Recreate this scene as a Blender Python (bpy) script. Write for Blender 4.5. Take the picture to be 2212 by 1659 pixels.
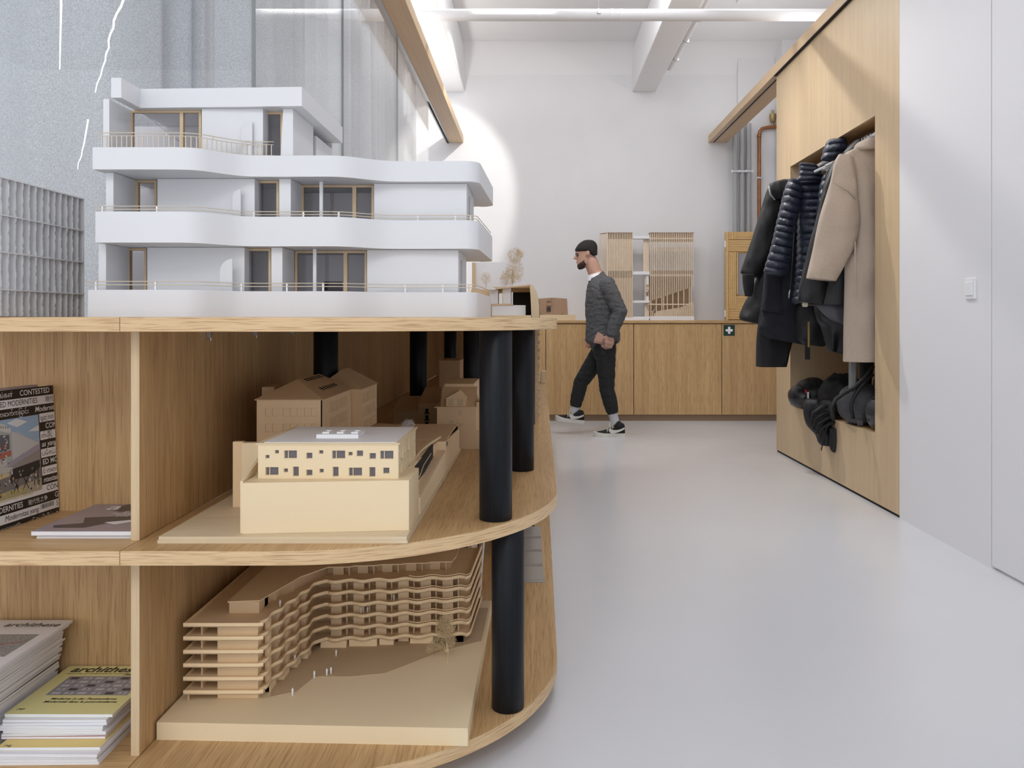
import bpy, bmesh, math, random
from mathutils import Vector, Matrix, noise
random.seed(7)
for o in list(bpy.data.objects): bpy.data.objects.remove(o)
scene = bpy.context.scene
COL = scene.collection
PI = math.pi

# ---------------------------------------------------------------- camera
F, CX, CY, CH = 1700.0, 1157.0, 692.0, 1.04      # focal length and horizon in pixels of 2212x1659, eye height in metres
cd = bpy.data.cameras.new('camera'); cam = bpy.data.objects.new('camera', cd); COL.objects.link(cam)
cam.location = (0, 0, CH); cam.rotation_euler = (PI/2, 0, 0)
cd.sensor_width = 36.0; cd.sensor_fit = 'HORIZONTAL'; cd.lens = F/2212*36
cd.shift_x = -(CX-1106)/2212; cd.shift_y = -(829.5-CY)/2212
cd.clip_start = 0.05; cd.clip_end = 60
scene.camera = cam

# ---------------------------------------------------------------- world, lights, exposure
w = bpy.data.worlds.new('world'); scene.world = w; w.use_nodes = True
bg = w.node_tree.nodes['Background']
bg.inputs[0].default_value = (0.93, 0.955, 1.0, 1); bg.inputs[1].default_value = 1.65
def aim(o, tgt): o.rotation_euler = (Vector(tgt)-o.location).to_track_quat('-Z', 'Y').to_euler()
def area(name, loc, tgt, sx, sy, power, col=(.97, .98, 1)):
    l = bpy.data.lights.new(name, 'AREA'); l.shape = 'RECTANGLE'; l.size = sx; l.size_y = sy; l.energy = power; l.color = col
    o = bpy.data.objects.new(name, l); COL.objects.link(o); o.location = loc; aim(o, tgt); return o
def spot(name, loc, tgt, ang, blend, power, rad=.03, col=(1, .96, .9)):
    l = bpy.data.lights.new(name, 'SPOT'); l.energy = power; l.spot_size = math.radians(ang); l.spot_blend = blend
    l.shadow_soft_size = rad; l.color = col
    o = bpy.data.objects.new(name, l); COL.objects.link(o); o.location = loc; aim(o, tgt); return o
area('aisle_fill', (0.75, 3.6, 3.86), (0.75, 3.6, 0), 0.25, 4.6, 30)  # unseen fill light added over the aisle
area('front_fill', (-0.5, -2.0, 3.86), (-0.5, 0.5, 0.6), 3.4, 1.8, 100)  # added overhead fill behind the camera, brightens the shelf fronts
area('rear_fill', (0.2, 6.0, 3.9), (0.2, 7.4, 0), 3.4, 0.3, 58)  # added fill, tilted to brighten the far wall
area('meeting_room_fill', (-2.4, 5.0, 3.86), (-2.0, 5.0, 0), 0.3, 5.0, 230)  # unseen light added to brighten the curtains behind the glass
area('header_fill_left', (-.885, 5.6, 3.075), (-.885, 5.6, 4), 0.06, 5.4, 15)  # uplight added over the left header to brighten the ceiling
area('header_fill_right', (1.99, 5.6, 3.075), (1.99, 5.6, 4), 0.06, 5.4, 12)  # matching uplight added on the right, also for the ceiling
spot('track_spot_wall', (0.2, 6.0, 3.88), (-1.38, 8.6, 2.28), 42, .28, 230)
spot('track_spot_coats', (0.35, 6.55, 3.86), (1.85, 4.75, 1.35), 62, .9, 210)
spot('track_spot_pipe', (-.16, 5.56, 3.86), (-.16, 5.8, 3.32), 58, .35, 60)
scene.view_settings.view_transform = 'Standard'
scene.view_settings.look = 'None'
scene.view_settings.gamma = 1.0
scene.view_settings.exposure = -0.22
scene.view_settings.use_curve_mapping = False

# ---------------------------------------------------------------- helpers
LOC = {}
def P(px, py, d): return ((px-CX)/F*d, d, CH+(CY-py)/F*d)
def XX(px, d): return (px-CX)/F*d
def ZZ(py, d): return CH+(CY-py)/F*d

class MB:
    def __init__(s): s.v = []; s.f = []; s.m = []
    def add(s, vs, fs, mi=0):
        n = len(s.v); s.v += [tuple(p) for p in vs]; s.f += [tuple(i+n for i in f) for f in fs]; s.m += [mi]*len(fs); return s
    def box(s, x0, x1, y0, y1, z0, z1, mi=0):
        return s.add([(x0,y0,z0),(x1,y0,z0),(x1,y1,z0),(x0,y1,z0),(x0,y0,z1),(x1,y0,z1),(x1,y1,z1),(x0,y1,z1)],
                     [(0,3,2,1),(4,5,6,7),(0,1,5,4),(1,2,6,5),(2,3,7,6),(3,0,4,7)], mi)
    def obox(s, c, size, rz, mi=0):
        a, b, h = size[0]/2, size[1]/2, size[2]; ca, sa = math.cos(rz), math.sin(rz)
        pts = [(x*ca-y*sa+c[0], x*sa+y*ca+c[1]) for x, y in ((-a,-b),(a,-b),(a,b),(-a,b))]
        return s.poly(pts, c[2], c[2]+h, mi)
    def poly(s, pts, z0, z1, mi=0):
        n = len(pts)
        z0f = z0 if callable(z0) else (lambda x, y: z0); z1f = z1 if callable(z1) else (lambda x, y: z1)
        vs = [(x, y, z0f(x, y)) for x, y in pts]+[(x, y, z1f(x, y)) for x, y in pts]
        return s.add(vs, [tuple(range(n))[::-1], tuple(range(n, 2*n))]+[(i, (i+1) % n, n+(i+1) % n, n+i) for i in range(n)], mi)
    def ext(s, pts, vec, mi=0):
        n = len(pts); vs = [tuple(p) for p in pts]+[tuple(Vector(p)+Vector(vec)) for p in pts]
        return s.add(vs, [tuple(range(n))[::-1], tuple(range(n, 2*n))]+[(i, (i+1) % n, n+(i+1) % n, n+i) for i in range(n)], mi)
    def strip(s, path, z0, z1, t, mi=0):
        """upright band of thickness t along an open plan path"""
        L = offset_path(path, t); n = len(path)
        vs = [(x,y,z0) for x,y in path]+[(x,y,z0) for x,y in L]+[(x,y,z1) for x,y in path]+[(x,y,z1) for x,y in L]
        fs = []
        for i in range(n-1):
            a, b, c, d = i, i+1, n+i, n+i+1; A, B, C_, D = a+2*n, b+2*n, c+2*n, d+2*n
            fs += [(a,b,B,A),(d,c,C_,D),(A,B,D,C_),(b,a,c,d)]
        fs += [(0,2*n,3*n,n),(n-1,2*n-1,4*n-1,3*n-1)]
        return s.add(vs, fs, mi)
    def rings(s, R, cap=True, mi=0):
        n = len(R[0]); vs = [p for r in R for p in r]; fs = []
        for k in range(len(R)-1):
            for i in range(n): fs.append((k*n+i, k*n+(i+1) % n, (k+1)*n+(i+1) % n, (k+1)*n+i))
        if cap: fs += [tuple(range(n))[::-1], tuple(range((len(R)-1)*n, len(R)*n))]
        return s.add(vs, fs, mi)
    def tube(s, path, r, n=8, cap=True, mi=0):
        path = [Vector(p) for p in path]; R = []; up = None
        for i, p in enumerate(path):
            t = (path[min(i+1, len(path)-1)]-path[max(i-1, 0)]).normalized()
            if up is None: up = Vector((0,0,1)) if abs(t.z) < .9 else Vector((1,0,0))
            a = t.cross(up).normalized(); b = a.cross(t); up = b
            rr = r[i] if isinstance(r, (list, tuple)) else r
            R.append([p+a*rr*math.cos(2*PI*k/n)+b*rr*math.sin(2*PI*k/n) for k in range(n)])
        return s.rings(R, cap, mi)
    def lathe(s, prof, c, n=32, mi=0):
        R = [[(c[0]+r*math.cos(2*PI*k/n), c[1]+r*math.sin(2*PI*k/n), c[2]+z) for k in range(n)] for r, z in prof]
        return s.rings(R, True, mi)
    def xform(s, M): s.v = [tuple(M @ Vector(p)) for p in s.v]; return s
    def build(s, name, mat, parent=None, smooth=False, origin=None, bevel=0, fix=True, label=None, angle=None, seg=2):
        o0 = Vector(origin) if origin is not None else (LOC[parent.name] if parent else Vector((0,0,0)))
        me = bpy.data.meshes.new(name)
        me.from_pydata([tuple(Vector(p)-o0) for p in s.v], [], s.f)
        for m in (mat if isinstance(mat, (list, tuple)) else [mat]): me.materials.append(m)
        if any(s.m): me.polygons.foreach_set('material_index', s.m)
        if fix or bevel:
            bm = bmesh.new(); bm.from_mesh(me)
            bmesh.ops.recalc_face_normals(bm, faces=bm.faces)
            if bevel:
                es = [e for e in bm.edges if len(e.link_faces) == 2 and e.calc_face_angle(0) > .6]
                bmesh.ops.bevel(bm, geom=es, offset=bevel, segments=seg, affect='EDGES', profile=.5, clamp_overlap=True)
            bm.to_mesh(me); bm.free()
        if smooth:
            me.polygons.foreach_set('use_smooth', [True]*len(me.polygons))
            if angle:
                bm = bmesh.new(); bm.from_mesh(me)
                for e in bm.edges:
                    if len(e.link_faces) == 2 and e.calc_face_angle(0) > angle: e.smooth = False
                bm.to_mesh(me); bm.free()
        o = bpy.data.objects.new(name, me); COL.objects.link(o)
        LOC[o.name] = o0.copy()
        if parent:
            o.parent = parent; o.location = o0-LOC[parent.name]
        else: o.location = o0
        if label: o['label'] = label
        return o
def edge_band(path, z0, z1, parent):
    """banding strip on a board edge; its UVs run along the strip so the grain follows the curve"""
    o = MB().strip(path, z0, z1, -.0012).build('edge_band', M['oak_edge'], parent, True, angle=.5)
    me = o.data; uv = me.uv_layers.new(name='UVMap'); o0 = LOC[o.name]
    acc = [0.0]
    for a, b in zip(path, path[1:]): acc.append(acc[-1]+math.dist(a, b))
    for l in me.loops:
        p = me.vertices[l.vertex_index].co+o0; i = min(range(len(path)), key=lambda j: (path[j][0]-p.x)**2+(path[j][1]-p.y)**2)
        uv.data[l.index].uv = (acc[i]+path[0][0]*3.1, p.z+z0*7)
    return o
def offset_path(path, t):
    out = []; n = len(path)
    for i in range(n):
        a = Vector(path[max(i-1, 0)]); b = Vector(path[min(i+1, n-1)]); d = (b-a)
        d = d.normalized() if d.length > 1e-9 else Vector((1, 0)); out.append((path[i][0]-d.y*t, path[i][1]+d.x*t))
    return out
def tag(o, label=None, cat=None, group=None, kind=None):
    if label: o['label'] = label
    if cat: o['category'] = cat
    if group: o['group'] = group
    if kind: o['kind'] = kind
    return o
def thing(name, label, cat, loc, group=None, kind=None):
    o = bpy.data.objects.new(name, None); COL.objects.link(o); o.location = loc; o.empty_display_size = .05
    LOC[o.name] = Vector(loc); return tag(o, label, cat, group, kind)
def clone(src, parent, off=(0,0,0), scale=None):
    o = src.copy(); COL.objects.link(o); o.parent = parent; o.location = src.location+Vector(off)
    LOC[o.name] = LOC[src.name].copy()
    if scale: o.scale = scale
    return o
def B(x0, x1, y0, y1, z0, z1): return MB().box(x0, x1, y0, y1, z0, z1)
def arc(cx, cy, r, a0, a1, n): return [(cx+r*math.cos(math.radians(a0+(a1-a0)*i/n)), cy+r*math.sin(math.radians(a0+(a1-a0)*i/n))) for i in range(n+1)]
def interp(tab, x):
    if x <= tab[0][0]: return tab[0][1]
    for (a, va), (b, vb) in zip(tab, tab[1:]):
        if x <= b:
            t = (x-a)/(b-a); t = t*t*(3-2*t); return va+(vb-va)*t
    return tab[-1][1]
def lerp(tab, x):
    if x <= tab[0][0]: return tab[0][1]
    for (a, va), (b, vb) in zip(tab, tab[1:]):
        if x <= b: return va+(vb-va)*(x-a)/(b-a)
    return tab[-1][1]
def wall_holes(mb, u0, u1, v0, v1, holes, fn, mi=0):
    """a wall of boxes round rectangular holes (ua,ub,va,vb); fn(u,v) -> two points (front, back)"""
    us = sorted({u0, u1, *[h[0] for h in holes], *[h[1] for h in holes]}); vs = sorted({v0, v1, *[h[2] for h in holes], *[h[3] for h in holes]})
    us = [u for u in us if u0-1e-9 <= u <= u1+1e-9]; vs = [v for v in vs if v0-1e-9 <= v <= v1+1e-9]
    solid = [[not any(h[0]-1e-9 <= (a+b)/2 <= h[1] and h[2] <= (c+d)/2 <= h[3] for h in holes) for c, d in zip(vs, vs[1:])] for a, b in zip(us, us[1:])]
    nu, nv = len(us)-1, len(vs)-1
    idx = {}
    def vert(i, j, k):
        if (i, j, k) not in idx: idx[(i, j, k)] = len(V); V.append(fn(us[i], vs[j])[k])
        return idx[(i, j, k)]
    V, Fc = [], []
    S = lambda i, j: 0 <= i < nu and 0 <= j < nv and solid[i][j]
    for i in range(nu):
        for j in range(nv):
            if not solid[i][j]: continue
            Fc.append((vert(i,j,0), vert(i+1,j,0), vert(i+1,j+1,0), vert(i,j+1,0)))
            Fc.append((vert(i,j,1), vert(i,j+1,1), vert(i+1,j+1,1), vert(i+1,j,1)))
            for di, dj, a, b in ((-1,0,(i,j),(i,j+1)), (1,0,(i+1,j+1),(i+1,j)), (0,-1,(i+1,j),(i,j)), (0,1,(i,j+1),(i+1,j+1))):
                if not S(i+di, j+dj): Fc.append((vert(*a,0), vert(*b,0), vert(*b,1), vert(*a,1)))
    return mb.add(V, Fc, mi)

# ---------------------------------------------------------------- materials
def nodes(name):
    m = bpy.data.materials.new(name); m.use_nodes = True
    nt = m.node_tree; b = nt.nodes['Principled BSDF']; return m, nt, b
def mat(name, col, rough=.6, metal=0, var=0, scale=20, bump=0, bscale=60, spec=.5, sheen=0, stretch=(1,1,1), col2=None):
    m, nt, b = nodes(name)
    b.inputs['Base Color'].default_value = (*col, 1); b.inputs['Roughness'].default_value = rough
    b.inputs['Metallic'].default_value = metal; b.inputs['Specular IOR Level'].default_value = spec
    if sheen: b.inputs['Sheen Weight'].default_value = sheen
    tc = mp = None
    if var or bump:
        tc = nt.nodes.new('ShaderNodeTexCoord'); mp = nt.nodes.new('ShaderNodeMapping'); mp.inputs['Scale'].default_value = stretch
        nt.links.new(tc.outputs['Object'], mp.inputs['Vector'])
    if var:
        nz = nt.nodes.new('ShaderNodeTexNoise'); nz.inputs['Scale'].default_value = scale; nz.inputs['Detail'].default_value = 5
        nt.links.new(mp.outputs[0], nz.inputs['Vector'])
        rp = nt.nodes.new('ShaderNodeValToRGB'); rp.color_ramp.elements[0].position = .3; rp.color_ramp.elements[1].position = .7
        c2 = col2 or tuple(c*(1-var) for c in col)
        rp.color_ramp.elements[0].color = (*c2, 1); rp.color_ramp.elements[1].color = (*col, 1)
        nt.links.new(nz.outputs['Fac'], rp.inputs['Fac']); nt.links.new(rp.outputs['Color'], b.inputs['Base Color'])
    if bump:
        n2 = nt.nodes.new('ShaderNodeTexNoise'); n2.inputs['Scale'].default_value = bscale; n2.inputs['Detail'].default_value = 3
        nt.links.new(mp.outputs[0], n2.inputs['Vector'])
        bp = nt.nodes.new('ShaderNodeBump'); bp.inputs['Strength'].default_value = bump; bp.inputs['Distance'].default_value = .01
        nt.links.new(n2.outputs['Fac'], bp.inputs['Height']); nt.links.new(bp.outputs['Normal'], b.inputs['Normal'])
    return m
def oak(name, axis, lo=(.47,.285,.125), hi=(.68,.455,.225), dark=(.34,.19,.08), rough=.42, k=1.0, pore=.68, uv=False, fa=9, fc=330, spec=.35):
    """veneer: grain runs along the object axis 0/1/2"""
    m, nt, b = nodes(name); L = nt.links.new
    tc = nt.nodes.new('ShaderNodeTexCoord')
    def noise_at(s_along, s_across, detail, rgh=.55):
        mp = nt.nodes.new('ShaderNodeMapping'); sc = [s_across*k]*3; sc[axis] = s_along*k; mp.inputs['Scale'].default_value = sc
        L(tc.outputs['UV' if uv else 'Object'], mp.inputs['Vector'])
        n = nt.nodes.new('ShaderNodeTexNoise'); n.inputs['Scale'].default_value = 1; n.inputs['Detail'].default_value = detail
        n.inputs['Roughness'].default_value = rgh; n.inputs['Distortion'].default_value = .25
        L(mp.outputs[0], n.inputs['Vector']); return n
    broad = noise_at(.45, 9, 3); band = noise_at(1.2, 60, 4); fine = noise_at(fa, fc, 2)
    r1 = nt.nodes.new('ShaderNodeValToRGB'); r1.color_ramp.elements[0].position = .33; r1.color_ramp.elements[1].position = .68
    r1.color_ramp.elements[0].color = (*lo, 1); r1.color_ramp.elements[1].color = (*hi, 1)
    mx = nt.nodes.new('ShaderNodeMix'); mx.data_type = 'FLOAT'; mx.inputs[0].default_value = .55
    L(broad.outputs['Fac'], mx.inputs[2]); L(band.outputs['Fac'], mx.inputs[3]); L(mx.outputs[0], r1.inputs['Fac'])
    r2 = nt.nodes.new('ShaderNodeValToRGB'); r2.color_ramp.elements[0].position = .34; r2.color_ramp.elements[1].position = .5
    r2.color_ramp.elements[0].color = (pore,)*3+(1,); r2.color_ramp.elements[1].color = (0, 0, 0, 1)
    L(fine.outputs['Fac'], r2.inputs['Fac'])
    mc = nt.nodes.new('ShaderNodeMix'); mc.data_type = 'RGBA'; L(r2.outputs['Color'], mc.inputs[0]); L(r1.outputs['Color'], mc.inputs[6])
    mc.inputs[7].default_value = (*dark, 1); L(mc.outputs[2], b.inputs['Base Color'])
    b.inputs['Roughness'].default_value = rough; b.inputs['Specular IOR Level'].default_value = spec
    bp = nt.nodes.new('ShaderNodeBump'); bp.inputs['Strength'].default_value = .08; bp.inputs['Distance'].default_value = .002
    L(fine.outputs['Fac'], bp.inputs['Height']); L(bp.outputs['Normal'], b.inputs['Normal'])
    return m
def glass(name, tint=(1,1,1), ior=1.45, rough=0.0):
    m = bpy.data.materials.new(name); m.use_nodes = True; nt = m.node_tree; nt.nodes.remove(nt.nodes['Principled BSDF'])
    out = nt.nodes['Material Output']; t = nt.nodes.new('ShaderNodeBsdfTransparent'); t.inputs[0].default_value = (*tint, 1)
    g = nt.nodes.new('ShaderNodeBsdfGlossy'); g.inputs['Roughness'].default_value = rough; g.inputs[0].default_value = (1, 1, 1, 1)
    lw = nt.nodes.new('ShaderNodeLayerWeight'); lw.inputs[0].default_value = .5; mx = nt.nodes.new('ShaderNodeMixShader')
    pw = nt.nodes.new('ShaderNodeMath'); pw.operation = 'POWER'; pw.inputs[1].default_value = 5
    f0 = ((ior-1)/(ior+1))**2; ma = nt.nodes.new('ShaderNodeMath'); ma.operation = 'MULTIPLY_ADD'; ma.inputs[1].default_value = (1-f0)*.8; ma.inputs[2].default_value = f0
    nt.links.new(lw.outputs['Facing'], pw.inputs[0]); nt.links.new(pw.outputs[0], ma.inputs[0]); nt.links.new(ma.outputs[0], mx.inputs[0])
    nt.links.new(t.outputs[0], mx.inputs[1]); nt.links.new(g.outputs[0], mx.inputs[2])
    nt.links.new(mx.outputs[0], out.inputs[0]); return m
M = {}
M['oak_x'] = oak('oak_grain_across', 0); M['oak_y'] = oak('oak_grain_deep', 1); M['oak_z'] = oak('oak_grain_upright', 2)
M['oak_edge'] = oak('oak_edge', 0, lo=(.62,.42,.22), hi=(.78,.57,.33), dark=(.40,.22,.10), k=.75, pore=.7, uv=True, fa=15, fc=420)
M['oak_pale'] = oak('oak_pale_upright', 2, lo=(.60,.44,.26), hi=(.70,.54,.345), dark=(.50,.35,.20), pore=.35)
M['oak_pale_y'] = oak('oak_pale_deep', 1, lo=(.60,.42,.25), hi=(.70,.52,.33), dark=(.50,.34,.19), pore=.35)
M['wall'] = mat('white_plaster', (.80,.795,.81), .75, var=.03, scale=2.5, bump=.05, bscale=25)
M['wall2'] = mat('white_paint', (.83,.83,.86), .55, bump=.01, bscale=60)
M['ceiling'] = mat('ceiling_paint', (.82,.815,.825), .8, bump=.06, bscale=8)
M['white_model'] = mat('white_card', (.76,.765,.78), .55, var=.015, scale=6)
M['white'] = mat('white_paper', (.86,.86,.88), .6)
M['black_wood'] = oak('black_stained_wood', 2, lo=(.008,.009,.011), hi=(.015,.016,.020), dark=(.004,.004,.005), rough=.38, pore=.5, spec=.18)
M['mdf'] = mat('tan_board', (.84,.62,.38), .7, var=.06, scale=9)
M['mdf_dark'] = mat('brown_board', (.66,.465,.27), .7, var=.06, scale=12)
M['cream'] = mat('cream_card', (.84,.68,.44), .65, var=.03, scale=5)
M['ply'] = mat('pale_plywood', (.74,.60,.40), .6, var=.10, scale=6, stretch=(1,6,1))
M['basswood'] = mat('basswood', (.70,.53,.34), .6, var=.10, scale=30)
M['dark'] = mat('dark_void', (.012,.011,.011), .8)
M['interior'] = mat('dark_grey_card', (.17,.16,.16), .7)
M['steel'] = mat('brushed_steel', (.55,.55,.57), .35, 1)
M['glass'] = glass('clear_glass', (.97,.98,.98))
M['film'] = glass('smoked_film', (.90,.89,.90), 1.25)
M['acetate'] = glass('clear_acetate', (.90,.91,.92), 1.2)
# ================================================================ the room
WD = 8.6                                            # depth of the back wall
def fl():
    m, nt, b = nodes('poured_floor'); L = nt.links.new
    tc = nt.nodes.new('ShaderNodeTexCoord')
    n = nt.nodes.new('ShaderNodeTexNoise'); n.inputs['Scale'].default_value = 1.1; n.inputs['Detail'].default_value = 6; L(tc.outputs['Object'], n.inputs['Vector'])
    r = nt.nodes.new('ShaderNodeValToRGB'); r.color_ramp.elements[0].position = .35; r.color_ramp.elements[1].position = .7
    r.color_ramp.elements[0].color = (.66,.665,.69,1); r.color_ramp.elements[1].color = (.68,.685,.71,1)
    L(n.outputs['Fac'], r.inputs['Fac']); L(r.outputs['Color'], b.inputs['Base Color'])
    n2 = nt.nodes.new('ShaderNodeTexNoise'); n2.inputs['Scale'].default_value = 6; n2.inputs['Detail'].default_value = 8; L(tc.outputs['Object'], n2.inputs['Vector'])
    r2 = nt.nodes.new('ShaderNodeMapRange'); r2.inputs[3].default_value = .22; r2.inputs[4].default_value = .28; L(n2.outputs['Fac'], r2.inputs[0])
    L(r2.outputs[0], b.inputs['Roughness']); b.inputs['Specular IOR Level'].default_value = .45
    return m
tag(B(-6, 3.0, -4, WD+.15, -.06, 0).build('floor', fl()), 'pale grey poured floor with a soft sheen', None, None, 'structure')
tag(B(-6, 3.0, WD, WD+.15, 0, 4.2).build('wall_back', M['wall']), None, None, None, 'structure')
tag(B(-6, 3.0, -4, WD, 4.0, 4.2).build('ceiling', M['ceiling']), None, None, None, 'structure')
WX = 1.91
tag(B(WX, 2.02, 3.302, 4.13, 0, 4.0).build('wall_right', M['wall2']), None, None, None, 'structure')
tag(B(WX, 2.02, -4, 2.30, 0, 4.0).build('wall_entry', M['wall2']), None, None, None, 'structure')
tag(B(WX, 2.02, 2.30, 3.30, 2.97, 4.0).build('wall_lintel', M['wall2']), None, None, None, 'structure')
tag(B(2.85, 3.0, 6.25, WD, 0, 4.0).build('wall_recess', M['wall']), None, None, None, 'structure')
d1 = B(WX+.002, WX+.045, 2.303, 3.297, .012, 2.965).build('door_1', M['wall2'], bevel=.001, origin=(WX, 2.8, 0)); tag(d1, 'flush white door beside the light switch', None, None, 'structure')
# shallow pier and duct in the far right corner
tag(B(XX(1594, WD-.05), 2.85, WD-.06, WD, 0, 4.0).build('trim_1', M['wall']), None, None, None, 'structure')
tag(B(2.60, 2.80, 8.30, 8.535, 0, 4.0).build('trim_2', M['wall']), None, None, None, 'structure')
# concrete beams under the ceiling
for nm, x0, x1 in (('trim_3', 1.055, 1.315), ('trim_4', -1.16, -.77)):
    tag(MB().box(x0, x1, -4, WD, 3.535, 4.0).build(nm, M['ceiling'], bevel=.012), 'white painted ceiling beam', None, None, 'structure')

cv = [(WD-.001, 3.72)]+[(WD-.28+.279*math.cos(a), 3.72+.279*math.sin(a)) for a in [PI/2*i/10 for i in range(1, 10)]]+[(WD-.28, 3.999)]+[(WD-.001, 3.999)]
tag(MB().ext([(-6, a, b) for a, b in cv], (9, 0, 0)).build('trim_5', M['ceiling'], smooth=True, angle=.6), 'soft rounded edge between back wall and ceiling', None, None, 'structure')
# white conduit clipped to the right ceiling beam
r = thing('conduit_pipe', 'thin white conduit clipped along the right ceiling beam', 'pipe', (1.34, 7.9, 3.56))
pth = [(1.352, 1.0+i*.5, 3.575) for i in range(14)]+[(1.352, 7.85, 3.575), (1.348, 7.93, 3.58), (1.335, 7.97, 3.60), (1.318, 7.98, 3.61)]
MB().tube(pth, .026, 10).build('tube', M['ceiling'], r, True)
for y in (5.4, 6.6, 7.1, 7.6):
    MB().box(1.316, 1.384, y-.008, y+.008, 3.545, 3.606).build('clip', M['steel'], r, bevel=.002)
# big white duct pipe across the room
r = thing('ceiling_pipe', 'thick white horizontal pipe hung below the ceiling', 'pipe', (0, 5.8, 3.29))
zc = ZZ(32.5, 5.8)
MB().tube([(-5.5+i*.7, 5.8, zc) for i in range(11)]+[(2.6, 5.8, zc)], .043, 24).build('tube', M['ceiling'], r, True)
for px in (1293, 1322, 1342, 880):
    x = XX(px, 5.8)
    MB().tube([(x-.004, 5.8, zc), (x+.004, 5.8, zc)], .0455, 24).build('collar', M['white'], r, True, angle=.6)
for px in (1293, 880):
    x = XX(px, 5.8)
    MB().tube([(x, 5.8, zc+.04), (x, 5.8, 4.0)], .0025, 6).build('hanger_wire', M['steel'], r)
    MB().box(x-.012, x+.012, 5.745, 5.757, zc+.0-.008, zc+.012).build('clamp', M['steel'], r, bevel=.002)
# small ceiling plate
B(XX(1590, 7.3), XX(1632, 7.3), 7.2, 7.3, 3.975, 4.0).build('vent', M['ceiling'], bevel=.004, origin=(1.97, 7.25, 3.975))
tag(bpy.data.objects['vent'], 'small white plate screwed to the ceiling near the right ceiling beam', 'vent')

# oak header beams
r = thing('oak_header', 'oak header beam above the glass partition, dark track in its underside', 'beam', (-.885, 5.6, 2.98))
B(-.98, -.79, 2.58, WD-.002, 2.98, 3.06).build('beam', M['oak_pale_y'], r, bevel=.002)
B(-4.0, -.982, 2.58, 2.76, 2.98, 3.06).build('beam', M['oak_x'], r, bevel=.002)
B(-.975, -.935, 2.66, WD-.01, 2.977, 2.9805).build('track', M['steel'], r)
B(-.963, -.947, 6.97, WD-.01, 2.972, 2.977).build('track_slot', M['dark'], r)
r = thing('oak_header', 'oak header beam above the coat niche with a black track slot', 'beam', (1.99, 5.4, 2.98))
B(1.887, 2.09, 2.32, WD-.002, 2.98, 3.06).build('beam', M['oak_pale_y'], r, bevel=.002)
B(1.925, 1.945, 6.25, WD-.05, 2.974, 2.9805).build('track', M['steel'], r)
B(1.930, 1.942, 6.25, WD-.05, 2.972, 2.9745).build('track_slot', M['dark'], r)
B(1.888, 1.912, 2.32, 6.24, 2.974, 2.9805).build('shadow_gap', M['dark'], r)

# glass partition
r = thing('wall_glass', 'frameless clear glass partition below the oak header', None, (-.95, 5, 1.05), None, 'structure')
G0 = 1.05
ys = [2.652, 3.87, 5.40, 6.96]
for a, b in zip(ys, ys[1:]):
    B(-.955, -.945, a+.003, b-.003, G0, 2.976).build('pane', M['glass'], r)
B(-4.0, -.957, 2.647, 2.657, G0, 2.976).build('pane', M['glass'], r)
for y in ys[:3]:
    B(-.9555, -.9445, y-.003, y+.003, G0, 2.976).build('joint', mat('glass_joint', (.22,.25,.25), .3), r)

# curtains behind the glass
def curtain_mat():
    m, nt, b = nodes('curtain_felt'); L = nt.links.new
    tc = nt.nodes.new('ShaderNodeTexCoord'); n = nt.nodes.new('ShaderNodeTexNoise'); n.inputs['Scale'].default_value = 230; n.inputs['Detail'].default_value = 3
    L(tc.outputs['Object'], n.inputs['Vector']); r = nt.nodes.new('ShaderNodeValToRGB'); r.color_ramp.elements[0].position = .36; r.color_ramp.elements[1].position = .66
    r.color_ramp.elements[0].color = (.54,.55,.57,1); r.color_ramp.elements[1].color = (.80,.81,.83,1)
    L(n.outputs['Fac'], r.inputs['Fac']); L(r.outputs['Color'], b.inputs['Base Color']); b.inputs['Roughness'].default_value = .9
    tr = nt.nodes.new('ShaderNodeBsdfTranslucent'); L(r.outputs['Color'], tr.inputs[0]); mx = nt.nodes.new('ShaderNodeMixShader'); mx.inputs[0].default_value = .5
    out = nt.nodes['Material Output']; L(b.outputs[0], mx.inputs[1]); L(tr.outputs[0], mx.inputs[2]); L(mx.outputs[0], out.inputs[0])
    return m
M['curtain'] = curtain_mat()
def curtain(path, wl, amp, z0, z1, seed, name, label, grp='curtains behind the glass'):
    rnd = random.Random(seed); pts = []; s = 0; ph = 0
    dense = []
    for a, b in zip(path, path[1:]):
        L = math.dist(a, b); n = max(2, int(L/.012))
        for i in range(n): dense.append((a[0]+(b[0]-a[0])*i/n, a[1]+(b[1]-a[1])*i/n))
    dense.append(path[-1]); nz = 9; rows = [[] for _ in range(nz)]
    for i, p in enumerate(dense):
        q = dense[min(i+1, len(dense)-1)]; o = dense[max(i-1, 0)]; d = Vector((q[0]-o[0], q[1]-o[1])).normalized(); s += math.dist(p, dense[i-1]) if i else 0
        ph += (2*PI/wl)*(math.dist(p, dense[i-1]) if i else 0)*(1+.45*math.sin(s*5.1+seed)+.3*math.sin(s*11.3))
        for k in range(nz):
            t = k/(nz-1); off = amp*(math.sin(ph)+.35*math.sin(2.1*ph+.6*t+seed))*(1-.25*t)+.012*t*math.sin(s*3)
            rows[k].append((p[0]-d.y*off, p[1]+d.x*off, z0+(z1-z0)*t))
    mb = MB(); n = len(dense); mb.add([p for r_ in rows for p in r_], [(k*n+i, k*n+i+1, (k+1)*n+i+1, (k+1)*n+i) for k in range(nz-1) for i in range(n-1)])
    o = mb.build(name, M['curtain'], smooth=True, origin=(path[0][0], path[0][1], z0), fix=False)
    sm = o.modifiers.new('cloth', 'SOLIDIFY'); sm.thickness = .003
    return tag(o, label, 'curtain', grp)
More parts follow.
